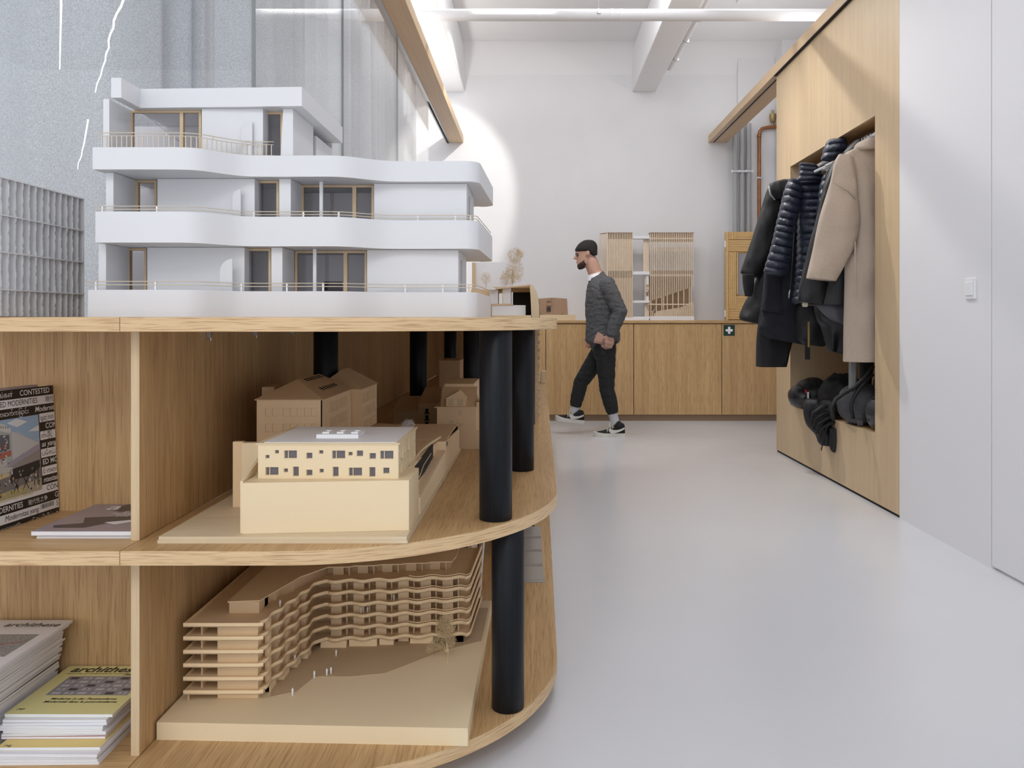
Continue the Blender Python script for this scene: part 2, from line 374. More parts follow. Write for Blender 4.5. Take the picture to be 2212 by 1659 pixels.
curtain([(-1.62, 3.20), (-1.40, 3.20), (-1.32, 3.26), (-1.30, 3.4), (-1.30, 5.3)], .24, .060, .02, 3.52, 1, 'curtain', 'pale felt curtain in wide folds right behind the white terrace model')
curtain([(-1.28, 5.32), (-1.24, 8.05)], .19, .070, .02, 3.52, 2, 'curtain', 'white curtain in tight folds nearest the lit back wall')
curtain([(-4.2, 3.05), (-1.43, 2.98)], .62, .04, .02, 3.52, 4, 'curtain', 'smooth grey felt curtain facing the viewer behind the left pane')
# curtain rail
B(-1.34, -1.20, 3.2, 8.2, 3.53, 3.56).build('curtain_rail', M['ceiling'], origin=(-1.27, 5.5, 3.53)); tag(bpy.data.objects['curtain_rail'], 'white curtain rail above the white folds behind the glass', 'rail')
# lamp reflections in the left pane, built as glowing strands behind it
em = bpy.data.materials.new('reflection_glow'); em.use_nodes = True; e = em.node_tree.nodes['Principled BSDF']; e.inputs['Emission Color'].default_value = (1,1,1,1); e.inputs['Emission Strength'].default_value = 1.6; e.inputs['Base Color'].default_value = (.9,.9,.9,1)
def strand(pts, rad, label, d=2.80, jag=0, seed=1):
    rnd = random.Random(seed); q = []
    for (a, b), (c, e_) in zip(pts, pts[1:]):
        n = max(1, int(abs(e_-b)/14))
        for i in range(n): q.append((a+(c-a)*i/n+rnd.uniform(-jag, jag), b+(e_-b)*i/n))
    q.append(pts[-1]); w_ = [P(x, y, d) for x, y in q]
    o = MB().tube(w_, [rad*(.5+.9*(1-i/len(w_))) for i in range(len(w_))], 6).build('reflection_streak', em, None, True, origin=w_[-1]); tag(o, label, 'light', 'modelled lamp reflections in the left pane')
strand([(283, -45), (243, 60), (222, 145), (206, 200)], .0030, 'long jagged white strand imitating a lamp reflection above the roof of the white model', jag=3, seed=3)
strand([(190, 258), (180, 310), (168, 366)], .0019, 'short jagged white strand imitating a lamp reflection left of the white model railing', jag=2, seed=5)
strand([(133, -45), (131, 60), (129, 150)], .0030, 'straight white strand imitating a lamp reflection nearest the top left corner')

# ================================================================ joinery: shelves
Z3 = (1.016, 1.047); Z2 = (.527, .558); Z1 = (.055, .086)
FD = 1.645; XS = -.868; XE = .06
def plan(far=6.9, inset=0.0, x0=XS):
    e = inset
    return [(x0, FD+e)]+arc(-.54, 2.245, .6-e, -90, 0, 28)+[(XE+.02-e, far-.3)]+arc(XE+.02-.3, far-.3, .3-e, 0, 90, 8)[1:]+[(x0, far-e)]
r = thing('display_shelf', 'long oak display shelf with rounded corner and black posts', 'shelf', (-.4, 3, 0))
for (a, b), nm in ((Z3, 'worktop'), (Z2, 'shelf_board'), (Z1, 'shelf_board')):
    MB().poly(plan(), a, b).build(nm, [M['oak_y']], r, bevel=.0015)
# edge banding with long horizontal grain on the front and curve
for (a, b) in (Z3, Z2, Z1):
    pth = [(XS+(-.54-XS)*i/8, FD) for i in range(8)]+arc(-.54, 2.245, .6, -90, 0, 40)+[(XE+.02*i/12, 2.245+i*.36) for i in range(1, 13)]
    edge_band(pth, a+.0008, b-.0008, r)
MB().poly(plan(6.7, .085), 0, Z1[0]).build('plinth', M['oak_x'], r)
B(XS-.019, XS, 2.004, 6.9, Z1[1], Z2[0]).build('spine_panel', M['oak_z'], r); B(XS-.019, XS, 2.004, 6.9, Z2[1], Z3[0]).build('spine_panel', M['oak_z'], r)
for a, b in ((Z1[1], Z2[0]), (Z2[1], Z3[0])): B(XS, -.22, 6.86, 6.88, a, b).build('end_panel', M['oak_z'], r)
def post(x, y, z0, z1, rad=.04):
    return MB().lathe([(rad-.0015, 0), (rad, .0015), (rad, z1-z0-.001), (rad-.001, z1-z0)], (x, y, z0), 48).build('post', M['black_wood'], r, True, angle=.8)
for x, y in ((-.097, 1.914), (-.045, 2.54), (-.043, 3.64), (XX(704, 2.61), 2.61), (XX(904, 3.58), 3.58), (XX(1021, 3.40), 3.40), (XX(973, 5.0), 5.0)):
    post(x, y, Z2[1], Z3[0])
for x, y in ((-.0685, 1.943), (-.045, 3.64)): post(x, y, Z1[1], Z2[0])
# little steel brackets under the worktop along the spine
for px in (447, 547, 627):
    d = -XS*F/(CX-px)
    MB().box(XS+.001, XS+.012, d-.004, d+.004, Z3[0]-.022, Z3[0]).tube([(XS+.010, d, Z3[0]-.020), (XS+.010, d, Z3[0]-.030)], .002, 6).build('shelf_hook', M['steel'], r)

r = thing('magazine_shelf', 'oak magazine shelf with open bays left of the rounded corner', 'shelf', (-1.6, 1.8, 0))
xl = -2.3
for (a, b), nm in ((Z3, 'worktop'), (Z2, 'shelf_board'), (Z1, 'shelf_board')):
    B(xl, XS-.0015, FD, 2.60 if nm == 'worktop' else 2.0, a, b).build(nm, M['oak_x'], r, bevel=.0012)
    edge_band([(xl+(XS-.0015-xl)*i/20, FD) for i in range(21)], a+.0008, b-.0008, r)
B(xl, XS-.0015, FD+.085, 2.0, 0, Z1[0]).build('plinth', M['oak_x'], r)
for (a, b) in ((Z2[1], Z3[0]), (Z1[1], Z2[0])):
    B(XS-.019, XS, 1.725, 2.002, a, b).build('divider', M['oak_z'], r, bevel=.0008)
    B(xl, XS-.020, 1.993, 2.010, a, b).build('back_panel', M['oak_z'], r)
for (a, b) in ((Z2[1], Z3[0]), (Z1[1], Z2[0])): B(XS-.0186, XS-.0004, 1.7242, 1.725, a, b).build('edge_band', M['oak_pale'], r)

# ================================================================ back counter
CD = 8.11; S8 = F/CD
xg = [XX(1369, CD)-.907*2, XX(1369, CD)-.907, XX(1369, CD), XX(1559, CD), 2.84]
labs = ['oak cabinet left of the walking person, seen beside the display shelf end', 'oak cabinet right behind the walking person', 'wide plain oak cabinet below the slatted timber model', 'oak cabinet with the green first aid sign']
for i, (a, b) in enumerate(zip(xg, xg[1:])):
    r = thing('oak_cabinet', labs[i], 'cabinet', ((a+b)/2, CD+.2, .064), 'cabinets of the back counter')
    B(a+.002, b-.002, CD+.022, 8.58, .066, 1.008).build('body', M['oak_z'], r)
    B(a+.004, b-.004, CD, CD+.02, .068, 1.002).build('door', M['oak_z'], r, bevel=.001)
o = B(xg[0], 2.84, CD-.012, 8.595, 1.010, 1.04).build('counter_worktop', M['oak_x'], origin=(1, 8.3, 1.01), bevel=.0015); tag(o, 'long oak worktop along the back wall carrying timber models', 'worktop')
o = B(xg[0], 2.84, CD+.035, 8.58, 0, .063).build('kick_board', mat('dark_oak_kick', (.30,.20,.12), .5), origin=(1, 8.3, 0)); tag(o, 'recessed oak kick board under the back cabinets', 'plinth')
r = thing('first_aid_sign', 'dark green square sign with a white cross on a cabinet door', 'sign', P(1575, 725, CD-.003))
sx, sz = XX(1575, CD), ZZ(713.5, CD)
B(sx-.058, sx+.058, CD-.003, CD-.0004, sz-.056, sz+.056).build('plate', mat('sign_green', (.006,.035,.026), .45), r)
MB().box(sx-.012, sx+.012, CD-.0042, CD-.003, sz-.036, sz+.036).box(sx-.036, sx-.012, CD-.0042, CD-.003, sz-.012, sz+.012).box(sx+.012, sx+.036, CD-.0042, CD-.003, sz-.012, sz+.012).build('cross', M['white'], r)

# grey riser pipes, copper pipe with air vent
PY = WD-.10
for i, px in enumerate((1588, 1603, 1617)):
    x = XX(px, PY); o = MB().tube([(x, PY, 1.042+i*.236) for i in range(10)], .027, 16).build('riser_pipe', mat('grey_pipe', (.42,.43,.44), .45), None, True, origin=(x, PY, 1.042), angle=.8)
    tag(o, ['leftmost grey riser pipe on the back wall', 'middle grey riser pipe on the back wall', 'grey riser pipe nearest the copper pipe'][i], 'pipe', 'grey riser pipes in the corner')
r = thing('pipe_bracket', 'small steel bracket holding the three grey riser pipes', 'bracket', P(1603, 372, PY))
x0, x1, z = XX(1578, PY), XX(1625, PY), ZZ(371, PY)
B(x0, x1, PY-.034, PY-.028, z-.012, z+.012).build('bar', M['steel'], r, bevel=.002)
for px in (1580, 1595.5, 1610, 1624): B(XX(px, PY)-.008, XX(px, PY)+.008, PY-.040, PY-.033, z-.014, z+.014).build('screw', M['white'], r, bevel=.003)
r = thing('copper_pipe', 'copper heating pipe bending right to a brass air vent', 'pipe', P(1640, 690, PY))
cu = mat('copper', (.44,.19,.085), .45, .75, var=.35, scale=9); br = mat('brass', (.40,.30,.14), .4, .8)
x = XX(1640, PY); zt = ZZ(278, PY)
MB().tube([(x, PY, 1.042), (x, PY, 1.5), (x, PY, zt-.08), (x+.006, PY, zt-.035), (x+.03, PY, zt), (x+.08, PY, zt+.012), (x+.16, PY, zt+.02), (x+.40, PY, zt+.03)], .019, 14).build('tube', cu, r, True)
xv = XX(1669, PY)
MB().tube([(xv, PY, zt+.0), (xv, PY, zt+.08)], .014, 10).build('stub', br, r, True)
MB().lathe([(.018,.07),(.028,.085),(.034,.13),(.034,.155),(.02,.16),(.012,.165),(.012,.2),(.006,.205)], (xv, PY, zt), 16).build('air_vent', br, r, True, angle=.6)
B(x-.03, x+.03, PY-.028, PY-.02, ZZ(385, PY)-.01, ZZ(385, PY)+.012).build('clamp', M['steel'], r, bevel=.003)
MB().tube([(x, PY, zt-.10), (x, PY, zt-.06)], .023, 14).build('fitting', cu, r, True)

# light switch
r = thing('light_switch', 'white square light switch on the right wall', 'switch', (WX, 3.45, 1.13))
ya, yb = 1.91*F/(2109-CX), 1.91*F/(2087-CX); za, zb = 1.04+(CY-646)*3.45/F, 1.04+(CY-601)*3.45/F
B(WX-.009, WX, ya, yb, za, zb).build('frame', M['white'], r, bevel=.002)
ym = (ya+yb)/2; B(WX-.014, WX-.008, ym-.028, ym+.028, (za+zb)/2-.030, (za+zb)/2+.030).build('rocker', M['white'], r, bevel=.002)

# ================================================================ coat wardrobe
r = thing('coat_wardrobe', 'tall pale oak wardrobe wall with an open coat niche', 'wardrobe', (2.2, 5.2, 0))
N0, N1, NZ0, NZ1 = 4.43, 5.90, .405, 2.192; W0, W1 = 4.131, 6.24; bk = 2.42
pan = lambda y0, y1, z0, z1: B(WX, WX+.02, y0+.001, y1-.001, z0, z1).build('front_panel', M['oak_pale'], r)
pan(N1, W1, .016, 2.973); pan(W0, N0, .016, 2.973); pan(5.18, N1, NZ1, 2.973); pan(N0, 5.18, NZ1, 2.973); pan(N0, N1, .016, NZ0)
B(WX+.02, bk+.2, W0, N0, .016, 2.975).build('carcass_side', M['oak_pale'], r); B(WX+.02, bk+.2, N1, W1, .016, 2.975).build('carcass_side', M['oak_pale'], r)
B(WX+.02, bk+.2, N0, N1, NZ1, 2.975).build('carcass_top', M['oak_y'], r); B(WX+.02, bk+.2, N0, N1, .016, NZ0).build('niche_floor', M['oak_y'], r)
B(bk, bk+.2, N0, N1, NZ0, NZ1).build('niche_back', M['oak_z'], r)
B(WX+.006, bk, W0, W1, 0, .015).build('base_gap', M['dark'], r)
RX, RZ = 1.985, 2.125
MB().tube([(RX, N0, RZ), (RX, N1, RZ)], .016, 16).build('clothes_rail', mat('rail_grey', (.62,.62,.64), .35, .3), r, True, angle=.8)
# ================================================================ white terrace model on the worktop
WT = Z3[1]
def crom(pts, n=6):
    out = []
    for i in range(len(pts)-1):
        p0, p1, p2, p3 = [Vector(pts[max(0, min(len(pts)-1, j))]) for j in (i-1, i, i+1, i+2)]
        for k in range(n):
            t = k/n; out.append(tuple(.5*((2*p1)+(-p0+p2)*t+(2*p0-5*p1+4*p2-p3)*t*t+(-p0+3*p1-3*p2+p3)*t**3)))
    out.append(tuple(pts[-1])); return out
r = thing('terrace_house_model', 'large white card model of a terraced house with wavy balconies', 'model', (-.6, 2.0, WT))
wave = [(200,1.75),(300,1.75),(390,1.752),(435,1.766),(480,1.800),(520,1.828),(560,1.838),(640,1.838),(715,1.838),(755,1.850),(795,1.876),(835,1.898),(880,1.904),(940,1.902),(985,1.900)]
def band_path(lpx, dx):
    pts = [(XX(lpx, 1.75), 1.75)]+[(XX(p, d)+dx, d) for p, d in wave[1:]]
    front = crom(pts, 5)
    return front+arc(-.1725+dx, 1.937, .037, -90, -6, 8)[1:]+[(-.124+dx, 2.27)]+arc(-.162+dx, 2.29, .038, 0, 90, 6)
def up(a): return 1.04+a
for i, (lpx, dx, z0, z1) in enumerate(((190, -.006, .0071, .068), (206, -.002, .173, .242), (200, 0, .3356, .385))):
    pth = band_path(lpx, dx)
    MB().poly(offset_path(pth, .0034)+[(XX(lpx, 1.75)+.003, 2.324)], up(z0)+.0004, up(z0)+.010).build('floor_slab', M['white_model'], r, True, angle=.5)
    MB().strip(pth, up(z0), up(z1), .0035).build('balcony_band', M['white_model'], r, True, angle=.5)
def frame(u0, u1, z0, z1, d, mull=(), w=.0055, side=True):
    """timber window: frame of bars with a smoked pane as its sub-part; px u0..u1 at depth d"""
    x0, x1 = XX(u0, d), XX(u1, d); mb = MB().box(x0, x0+w, d-.004, d+.006, z0, z1).box(x1-w, x1, d-.004, d+.006, z0, z1).box(x0+w, x1-w, d-.004, d+.006, z1-w, z1)
    for a, b in mull: mb.box(XX(a, d), XX(b, d), d-.004, d+.006, z0, z1-w)
    f = mb.build('window', M['basswood'], r)
    B(x0+w, x1-w, d, d+.001, z0, z1-w).build('pane', M['film'], f)
def fin(u0, u1, d0, d1, z0, z1, nm='fin_wall'):
    B(XX(u0, d0), XX(u1, d0), d0, d1, z0, z1).build(nm, M['white_model'], r)
def block(u0, u1, d, t, z0, z1): B(XX(u0, d), XX(u1, d), d, d+t, z0, z1).build('facade_wall', M['white_model'], r)
# ground storey / first storey / top storey
for z0, z1, s in ((up(.0175), up(.1725), dict(f=(213,229), w1=(276,318), a=(318,528), w2=(531,586), f2=(586,610), w3=(638,793), m3=(743,751), b=(793,990), d3=1.958)),
                  (up(.1835), up(.3351), dict(f=(229,245), w1=(295,340), a=(340,550), w2=(554,603), f2=(603,628), w3=(652,808), m3=(762,770), b=(808,1008), d3=1.953))):
    fin(*s['f'], 1.783, 1.90, z0, z1); frame(*s['w1'], z0, z1, 1.886)
    block(*s['a'], 1.863, .045, z0, z1); frame(*s['w2'], z0, z1, 1.893); fin(*s['f2'], 1.863, s['d3']+.01, z0, z1)
    frame(*s['w3'], z0, z1, s['d3'], (s['m3'],)); block(*s['b'], 1.928, .035, z0, z1)
    xr = XX(s['b'][1], 1.928)
    B(xr-.006, xr, 1.963, 1.985, z0, z1).build('side_wall', M['white_model'], r); B(xr-.006, xr, 2.03, 2.14, z0, z1).build('side_wall', M['white_model'], r)
    f = B(xr-.010, xr-.004, 1.985, 2.03, z0, z1-.02).build('side_door', M['interior'], r); B(xr-.006, xr, 1.985, 2.03, z1-.02, z1).build('side_wall', M['white_model'], r)
    B(XX(s['f'][0], 1.783), xr, 2.14, 2.15, z0, z1).build('rear_wall', M['white_model'], r)
    # slim free column, inner partition with doorway
    c = (s['w3'][0]+38)
    B(XX(c, 1.90), XX(c+7, 1.90), 1.90, 1.907, z0, z1).build('column', M['white_model'], r)
    y = 2.07; x0, x1 = XX(s['w3'][0]-20, y), XX(s['w3'][1]+40, y); dx0, dx1 = XX(s['w3'][0]+62, y), XX(s['w3'][0]+102, y)
    MB().box(x0, dx0, y, y+.005, z0, z1).box(dx1, x1, y, y+.005, z0, z1).box(dx0, dx1, y, y+.005, z0+.085, z1).build('inner_wall', M['white_model'], r)
    B(dx0, dx1, y+.02, y+.023, z0, z0+.085).build('inner_door', M['interior'], r)
    B(XX(s['w1'][0]-30, 2.0), XX(s['f2'][1], 2.0), 2.0, 2.005, z0, z1).build('inner_wall', M['white_model'], r)
z0, z1 = up(.3456), up(.4975)
fin(223, 236, 1.77, 1.88, z0, z1); frame(283, 436, z0, z1, 1.868, ((390,397),)); block(436, 568, 1.850, .04, z0, z1)
frame(570, 612, z0, z1, 1.882); 
x0, x1 = XX(608, 1.850), XX(633, 1.850)
MB().ext([(x0-.004, 1.850, z0), (x1, 1.850, z0), (x1, 1.850, z1), (x0+.004, 1.850, z1)], (0, .075, 0)).build('fin_wall', M['white_model'], r)
B(x1-.006, x1, 1.925, 2.02, z0, z1).build('side_wall', M['white_model'], r); B(x1-.006, x1+.0, 2.045, 2.20, z0, z1-.018).build('side_wall', M['white_model'], r); B(x1-.02, x1-.012, 2.02, 2.045, z0, z1).build('side_door', M['interior'], r)
B(XX(223,1.77), x1, 2.20, 2.21, z0, z1).build('rear_wall', M['white_model'], r); B(XX(240,2.02), x1-.01, 2.02, 2.025, z0, z1).build('inner_wall', M['white_model'], r)
xa, xb, xc = XX(240, 1.76), XX(262, 1.76), XX(652, 1.828)
MB().poly([(xa, 1.76), (xb, 1.76), (xb, 1.845), (xc, 1.828), (xc, 2.214), (xa, 2.214)], up(.498), up(.5425)).build('roof', M['white_model'], r)
MB().tube([(xb, 1.80, up(.4965)), (XX(388, 1.862), 1.862, up(.423))], .0016, 6).build('roof_brace', M['acetate'], r)
# arched frosted screens on the balconies
def arch(px0, px1, yt, yb, d):
    x0, x1, zt, zb = XX(px0, d), XX(px1, d), ZZ(yt, d), ZZ(yb, d); rr = (x1-x0)
    pts = [(x0, d, zb), (x1, d, zb), (x1, d, zt)]+[(x1-rr*math.sin(a), d, zt-rr+rr*math.cos(a)) for a in (.3, .6, .9, 1.2, 1.57)]
    MB().ext(pts, (0, .0015, 0)).build('screen', mat('frosted_card', (.70,.71,.72), .3), r)
arch(521, 545, 262, 345, 1.842); arch(502, 520, 409, 475, 1.846); arch(475, 502, 559, 640, 1.830)
# railings
def along(lpx, dx, ins):
    return offset_path(band_path(lpx, dx), ins)
def rail(pth, z, rad, nm, mt): MB().tube([(x, y, z) for x, y in pth], rad, 6).build(nm, mt, r, True)
M['rail'] = mat('rail_wood', (.66,.57,.45), .5)
tp = [p for p in along(205, 0, .006) if CX+p[0]*F/p[1] < 601]
rail(tp, up(.4185), .0011, 'handrail', M['rail']); rail(tp, up(.4115), .0009, 'handrail', M['rail']); rail(tp[8:], up(.3862), .0009, 'bottom_rail', M['rail'])
bal = None; acc = 0; last = tp[0]
for p in [(a[0]+(b[0]-a[0])*k/10, a[1]+(b[1]-a[1])*k/10) for a, b in zip(tp, tp[1:]) for k in range(1, 11)]:
    acc += math.dist(p, last); last = p
    if acc > .0108:
        acc = 0
        if bal is None:
            b0 = p; bal = B(p[0]-.0009, p[0]+.0009, p[1]-.0009, p[1]+.0009, up(.3855), up(.4115)).build('baluster', M['rail'], r)
        else: clone(bal, r, (p[0]-b0[0], p[1]-b0[1], 0))
for i in range(3):
    p = tp[min(len(tp)-1, 8+i*10)]; B(p[0]-.001, p[0]+.001, p[1]-.001, p[1]+.001, up(.4115), up(.4185)).build('rail_post', M['rail'], r)
for lpx, dx, za, zb, zp, posts in ((206, -.002, .2545, .2475, .242, (223, 341, 548, 648, 733, 897, 988)), (190, -.006, .0868, .0792, .068, (206, 328, 522, 622, 704, 873, 960))):
    pth = along(lpx, dx, .005)[:-6]; pth = [(pth[0][0]-.006, pth[0][1])]+pth
    rail(pth, up(za), .0011, 'handrail', M['rail']); rail(pth, up(zb), .0011, 'handrail', M['rail'])
    for px in posts:
        p = min(pth, key=lambda q: abs(CX+q[0]*F/q[1]-px)); B(p[0]-.0018, p[0]+.0018, p[1]-.0005, p[1]+.003, up(zp)-.004, up(za)+.001).build('rail_post', M['white'], r)
    p = pth[-8]; B(p[0]-.002, p[0]+.002, p[1]-.002, p[1]+.002, up(zp)-.004, up(za)).build('rail_post', M['rail'], r)

# ================================================================ grey paper lattice model
LX = -1.15; r = thing('lattice_model', 'grey paper lattice tower model at the left edge of the worktop', 'model', (LX-.1, 1.8, WT))
paper = mat('torn_grey_paper', (.80,.80,.81), .85, var=.10, scale=25)
rows = [WT, up(.0665), up(.1474), up(.2276), up(.309)]; y0, y1 = 1.60, 2.005; nf = 17
for i, z in enumerate(rows[1:]): B(LX-.017, LX, y0, y1, z-.0015, z+.0015).build('ledge', paper, r)
rnd = random.Random(4)
for i in range(nf+1):
    y = y0+(y1-y0)*i/nf
    for za, zb in zip(rows, rows[1:]):
        n = 13; edge = [(LX-.0005+rnd.uniform(-.0022, .0008), y+rnd.uniform(-.0003, .0003), za+.0015+(zb-za-.003)*k/n) for k in range(n+1)]
        f = [(LX-.017, y, za+.0015)]+edge+[(LX-.017, y, zb-.0015)]
        vs = [(a, b-.0009, c) for a, b, c in f]+[(a, b+.0009, c) for a, b, c in f]; m_ = len(f); mb = MB()
        fs = [tuple(range(m_))[::-1], tuple(range(m_, 2*m_))]+[(k, (k+1) % m_, m_+(k+1) % m_, m_+k) for k in range(m_)]
        mb.add(vs, fs).build('paper_fin', paper, r)
for z in rows[1:]: B(LX-.20, LX-.017, y0, y1, z-.002, z+.001).build('floor_plate', paper, r)
for za, zb in zip(rows, rows[1:]): B(LX-.06, LX-.017, y0, y1, (za+zb)/2-.004, (za+zb)/2+.004).build('inner_beam', paper, r)
B(LX-.20, LX-.19, y0, y1, WT, rows[-1]).build('rear_panel', M['interior'], r)
B(LX-.20, LX-.001, y1, y1+.002, WT, rows[-1]).build('end_panel', paper, r)

# ================================================================ ribbed canopy model further along the worktop
CDP = 2.75
def cx(px): return XX(px, CDP)
def cz(py): return ZZ(py, CDP)
r = thing('canopy_model', 'pale timber canopy model with ribbed vault, white walls and wire trees', 'model', (cx(1105), CDP+.15, WT))
B(cx(1062), cx(1149), CDP, CDP+.5, WT, cz(681)).build('base', M['cream'], r)
B(cx(1062), cx(1110), CDP+.01, CDP+.09, cz(681), cz(660)).build('white_wall', M['white'], r); B(cx(1061), cx(1108), CDP+.008, CDP+.095, cz(660), cz(656)).build('wall_cap', M['basswood'], r)
MB().poly([(cx(1110), CDP+.01), (cx(1135), CDP+.03), (cx(1135), CDP+.10), (cx(1110), CDP+.09)], cz(681), cz(659)).build('white_wall', M['white'], r)
B(cx(1056), cx(1075), CDP+.03, CDP+.10, cz(656), cz(625)).build('white_pier', M['white'], r); B(cx(1086), cx(1103), CDP+.03, CDP+.12, cz(656), cz(620)).build('white_pier', M['white'], r); B(cx(1084), cx(1086), CDP+.03, CDP+.12, cz(656), cz(620)).build('pier_edge', M['cream'], r)
B(cx(1055), cx(1070), CDP-.002, CDP+.05, cz(626), cz(622)).build('roof_cap', M['white'], r)
# the curved side shell, wall and stepped rib roof
prof = [(1148, 686), (1146, 640), (1144, 614), (1151, 616), (1158, 628), (1163, 645), (1165, 665), (1165, 686)]
MB().ext([(cx(a), CDP, max(cz(b), WT)) for a, b in prof], (0, .012, 0)).build('end_shell', M['ply'], r)
shell = [(1145, 616), (1152, 618), (1159, 630), (1164, 648), (1166, 668), (1166, 686)]
V = [(cx(a), y, max(cz(b), WT)) for y in (CDP+.012, CDP+.5) for a, b in shell]+[(cx(a-2), y, max(cz(b), WT)) for y in (CDP+.012, CDP+.5) for a, b in shell]
n = len(shell); Fc = [(i, i+1, n+i+1, n+i) for i in range(n-1)]+[(2*n+i, 3*n+i, 3*n+i+1, 2*n+i+1) for i in range(n-1)]
MB().add(V, Fc).build('vault', M['mdf_dark'], r, True)
for i in range(9):
    y = CDP+.004+i*.05; MB().ext([(cx(1060), y, cz(626)), (cx(1146), y, cz(617)), (cx(1146), y, cz(614)), (cx(1060), y, cz(623))], (0, .02, 0)).build('rib', M['basswood'], r)
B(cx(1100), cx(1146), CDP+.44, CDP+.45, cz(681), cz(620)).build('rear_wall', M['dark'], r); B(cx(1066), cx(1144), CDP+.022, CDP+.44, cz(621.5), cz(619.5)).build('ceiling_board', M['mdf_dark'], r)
B(cx(1022), cx(1092), CDP+.12, CDP+.125, cz(623), cz(561)).build('backdrop_board', M['white'], r); B(cx(1014), cx(1022), CDP+.11, CDP+.13, WT, cz(562)).build('backdrop_post', M['basswood'], r)
B(cx(1084), cx(1092), CDP+.117, CDP+.12, cz(623), cz(555)).build('backdrop_tab', M['white'], r); B(cx(1015), cx(1056), CDP+.05, CDP+.12, cz(629), cz(624)).build('terrace', M['mdf'], r); B(cx(1015), cx(1060), CDP+.05, CDP+.12, WT, cz(629)).build('terrace_base', M['mdf'], r)
def wire_tree(base, h, blobs, nb, mt, rr, parent, seed, thick=.0006, trunk=.0016, nm='tree', ln=.012):
    """a wire tree: trunk with limbs to each blob (centre, radii) and a cloud of short twigs"""
    rnd = random.Random(seed); mb = MB(); b = Vector(base); mb.tube([b, b+Vector((rr*.1, 0, h*.25)), b+Vector((0, 0, h*.45))], [trunk, trunk*.8, trunk*.6], 5)
    for c, R in blobs:
        c = Vector(c); mb.tube([b+Vector((0,0,h*.22)), (b+Vector((0,0,h*.45))+c)/2, c], [trunk*.7, trunk*.5, trunk*.3], 5)
    tw = parent.copy() if False else mb.build(nm, mt, parent)
    t2 = MB()
    for _ in range(nb):
        c, R = rnd.choices(blobs, [R_[0]*R_[2] for _, R_ in blobs])[0]
        while True:
            q = Vector((rnd.uniform(-1,1), rnd.uniform(-1,1), rnd.uniform(-1,1)))
            if q.length < 1: break
        p = Vector((c[0]+q.x*R[0], c[1]+q.y*R[1], c[2]+q.z*R[2])); d = Vector((rnd.gauss(0,1), rnd.gauss(0,1), rnd.gauss(0,1))).normalized()*ln*rnd.uniform(.5, 1.3)
        e = d.cross(Vector((rnd.random(), rnd.random(), rnd.random()+.1))).normalized()*thick
        g = d.cross(e).normalized()*thick*.8
        t2.add([p-d*.5+e, p-d*.5-e*.5+g, p-d*.5-e*.5-g, p+d*.5], [(0,1,2),(0,1,3),(1,2,3),(2,0,3)])
    o = t2.build('twigs', mt, tw, fix=False); o['kind'] = 'stuff'
    return tw
M['twig'] = mat('dried_twig', (.70,.54,.32), .7, var=.2, scale=60)
def cp(px, py, d): return P(px, py, d)
wire_tree(cp(1050, 622, CDP+.05), .045, [(cp(1050, 600, CDP+.05), (.018,.016,.022))], 160, M['twig'], .02, r, 1, .0005, .0009)
D2 = CDP+.08
wire_tree(cp(1106, 617, D2), .10, [(cp(1112, 585, D2), (.034,.03,.045)), (cp(1098, 600, D2), (.03,.03,.03)), (cp(1112, 552, D2), (.030,.025,.028)), (cp(1122, 548, D2), (.018,.015,.018))], 1900, M['twig'], .03, r, 2, .00055, .0013, ln=.010)
# ================================================================ site model on the middle shelf
SZ = Z2[1]
r = thing('site_model', 'cream school site model with white roofed block and hip roofed hall', 'model', (-.55, 2.3, SZ))
B(-.817, -.277, 1.70, 2.92, SZ, SZ+.007).build('base_board', M['ply'], r); B(-.815, -.279, 1.702, 2.918, SZ+.0072, SZ+.0142).build('base_board', M['ply'], r)
BZ = SZ+.0145; TZ = .684
# podium: front block, side wall, cut with a ramp, terrain
pod = [(-.642, 1.722), (-.282, 1.752), (-.282, 1.90), (-.300, 1.905), (-.300, 2.40), (-.275, 2.41), (-.275, 2.80), (-.60, 2.82), (-.745, 2.80), (-.745, 2.05), (-.70, 2.05), (-.70, 2.02), (-.662, 2.02), (-.642, 1.90)]
MB().poly(pod[:4]+[(-.300, 2.0), (-.642, 2.0)], BZ, TZ).build('podium', M['cream'], r)
MB().poly([(-.300, 2.0), (-.300, 2.40), (-.275, 2.41), (-.275, 2.83), (-.70, 2.83), (-.70, 2.0)], BZ, lambda x, y: TZ-.004-.03*max(0, min(1, (y-2.2)/.6))*(1 if x > -.5 else 0)).build('terrain', M['mdf'], r)
B(-.758, -.702, 1.985, 2.86, BZ, TZ+.004).build('terrace_block', M['mdf'], r)
MB().poly([(-.300, 1.902), (-.279, 1.902), (-.2755, 2.408), (-.300, 2.408)], BZ, lambda x, y: .612+.03*(y-1.905)/.495).build('ramp_wall', M['cream'], r)
MB().poly([(-.2995, 1.91), (-.281, 1.91), (-.278, 2.39), (-.2995, 2.39)], lambda x, y: .614+.03*(y-1.905)/.495, lambda x, y: .616+.03*(y-1.905)/.495).build('ramp', M['mdf'], r)
MB().strip([(-.302, 1.90), (-.310, 2.0), (-.312, 2.15), (-.305, 2.28), (-.29, 2.41)], TZ-.004, TZ+.002, .004).build('parapet', M['cream'], r, True, angle=.5)
MB().poly([(-.3035, 1.95), (-.2995, 1.95), (-.2995, 2.30), (-.3035, 2.30)], .630, TZ-.006).build('shadow_gap', M['dark'], r)
MB().tube([(-.285, 1.93, .655), (-.292, 2.05, .662), (-.292, 2.2, .668)], .0012, 6).build('handrail', M['basswood'], r)
B(-.277, -.273, 2.42, 2.45, .652, .664).build('opening', M['interior'], r)
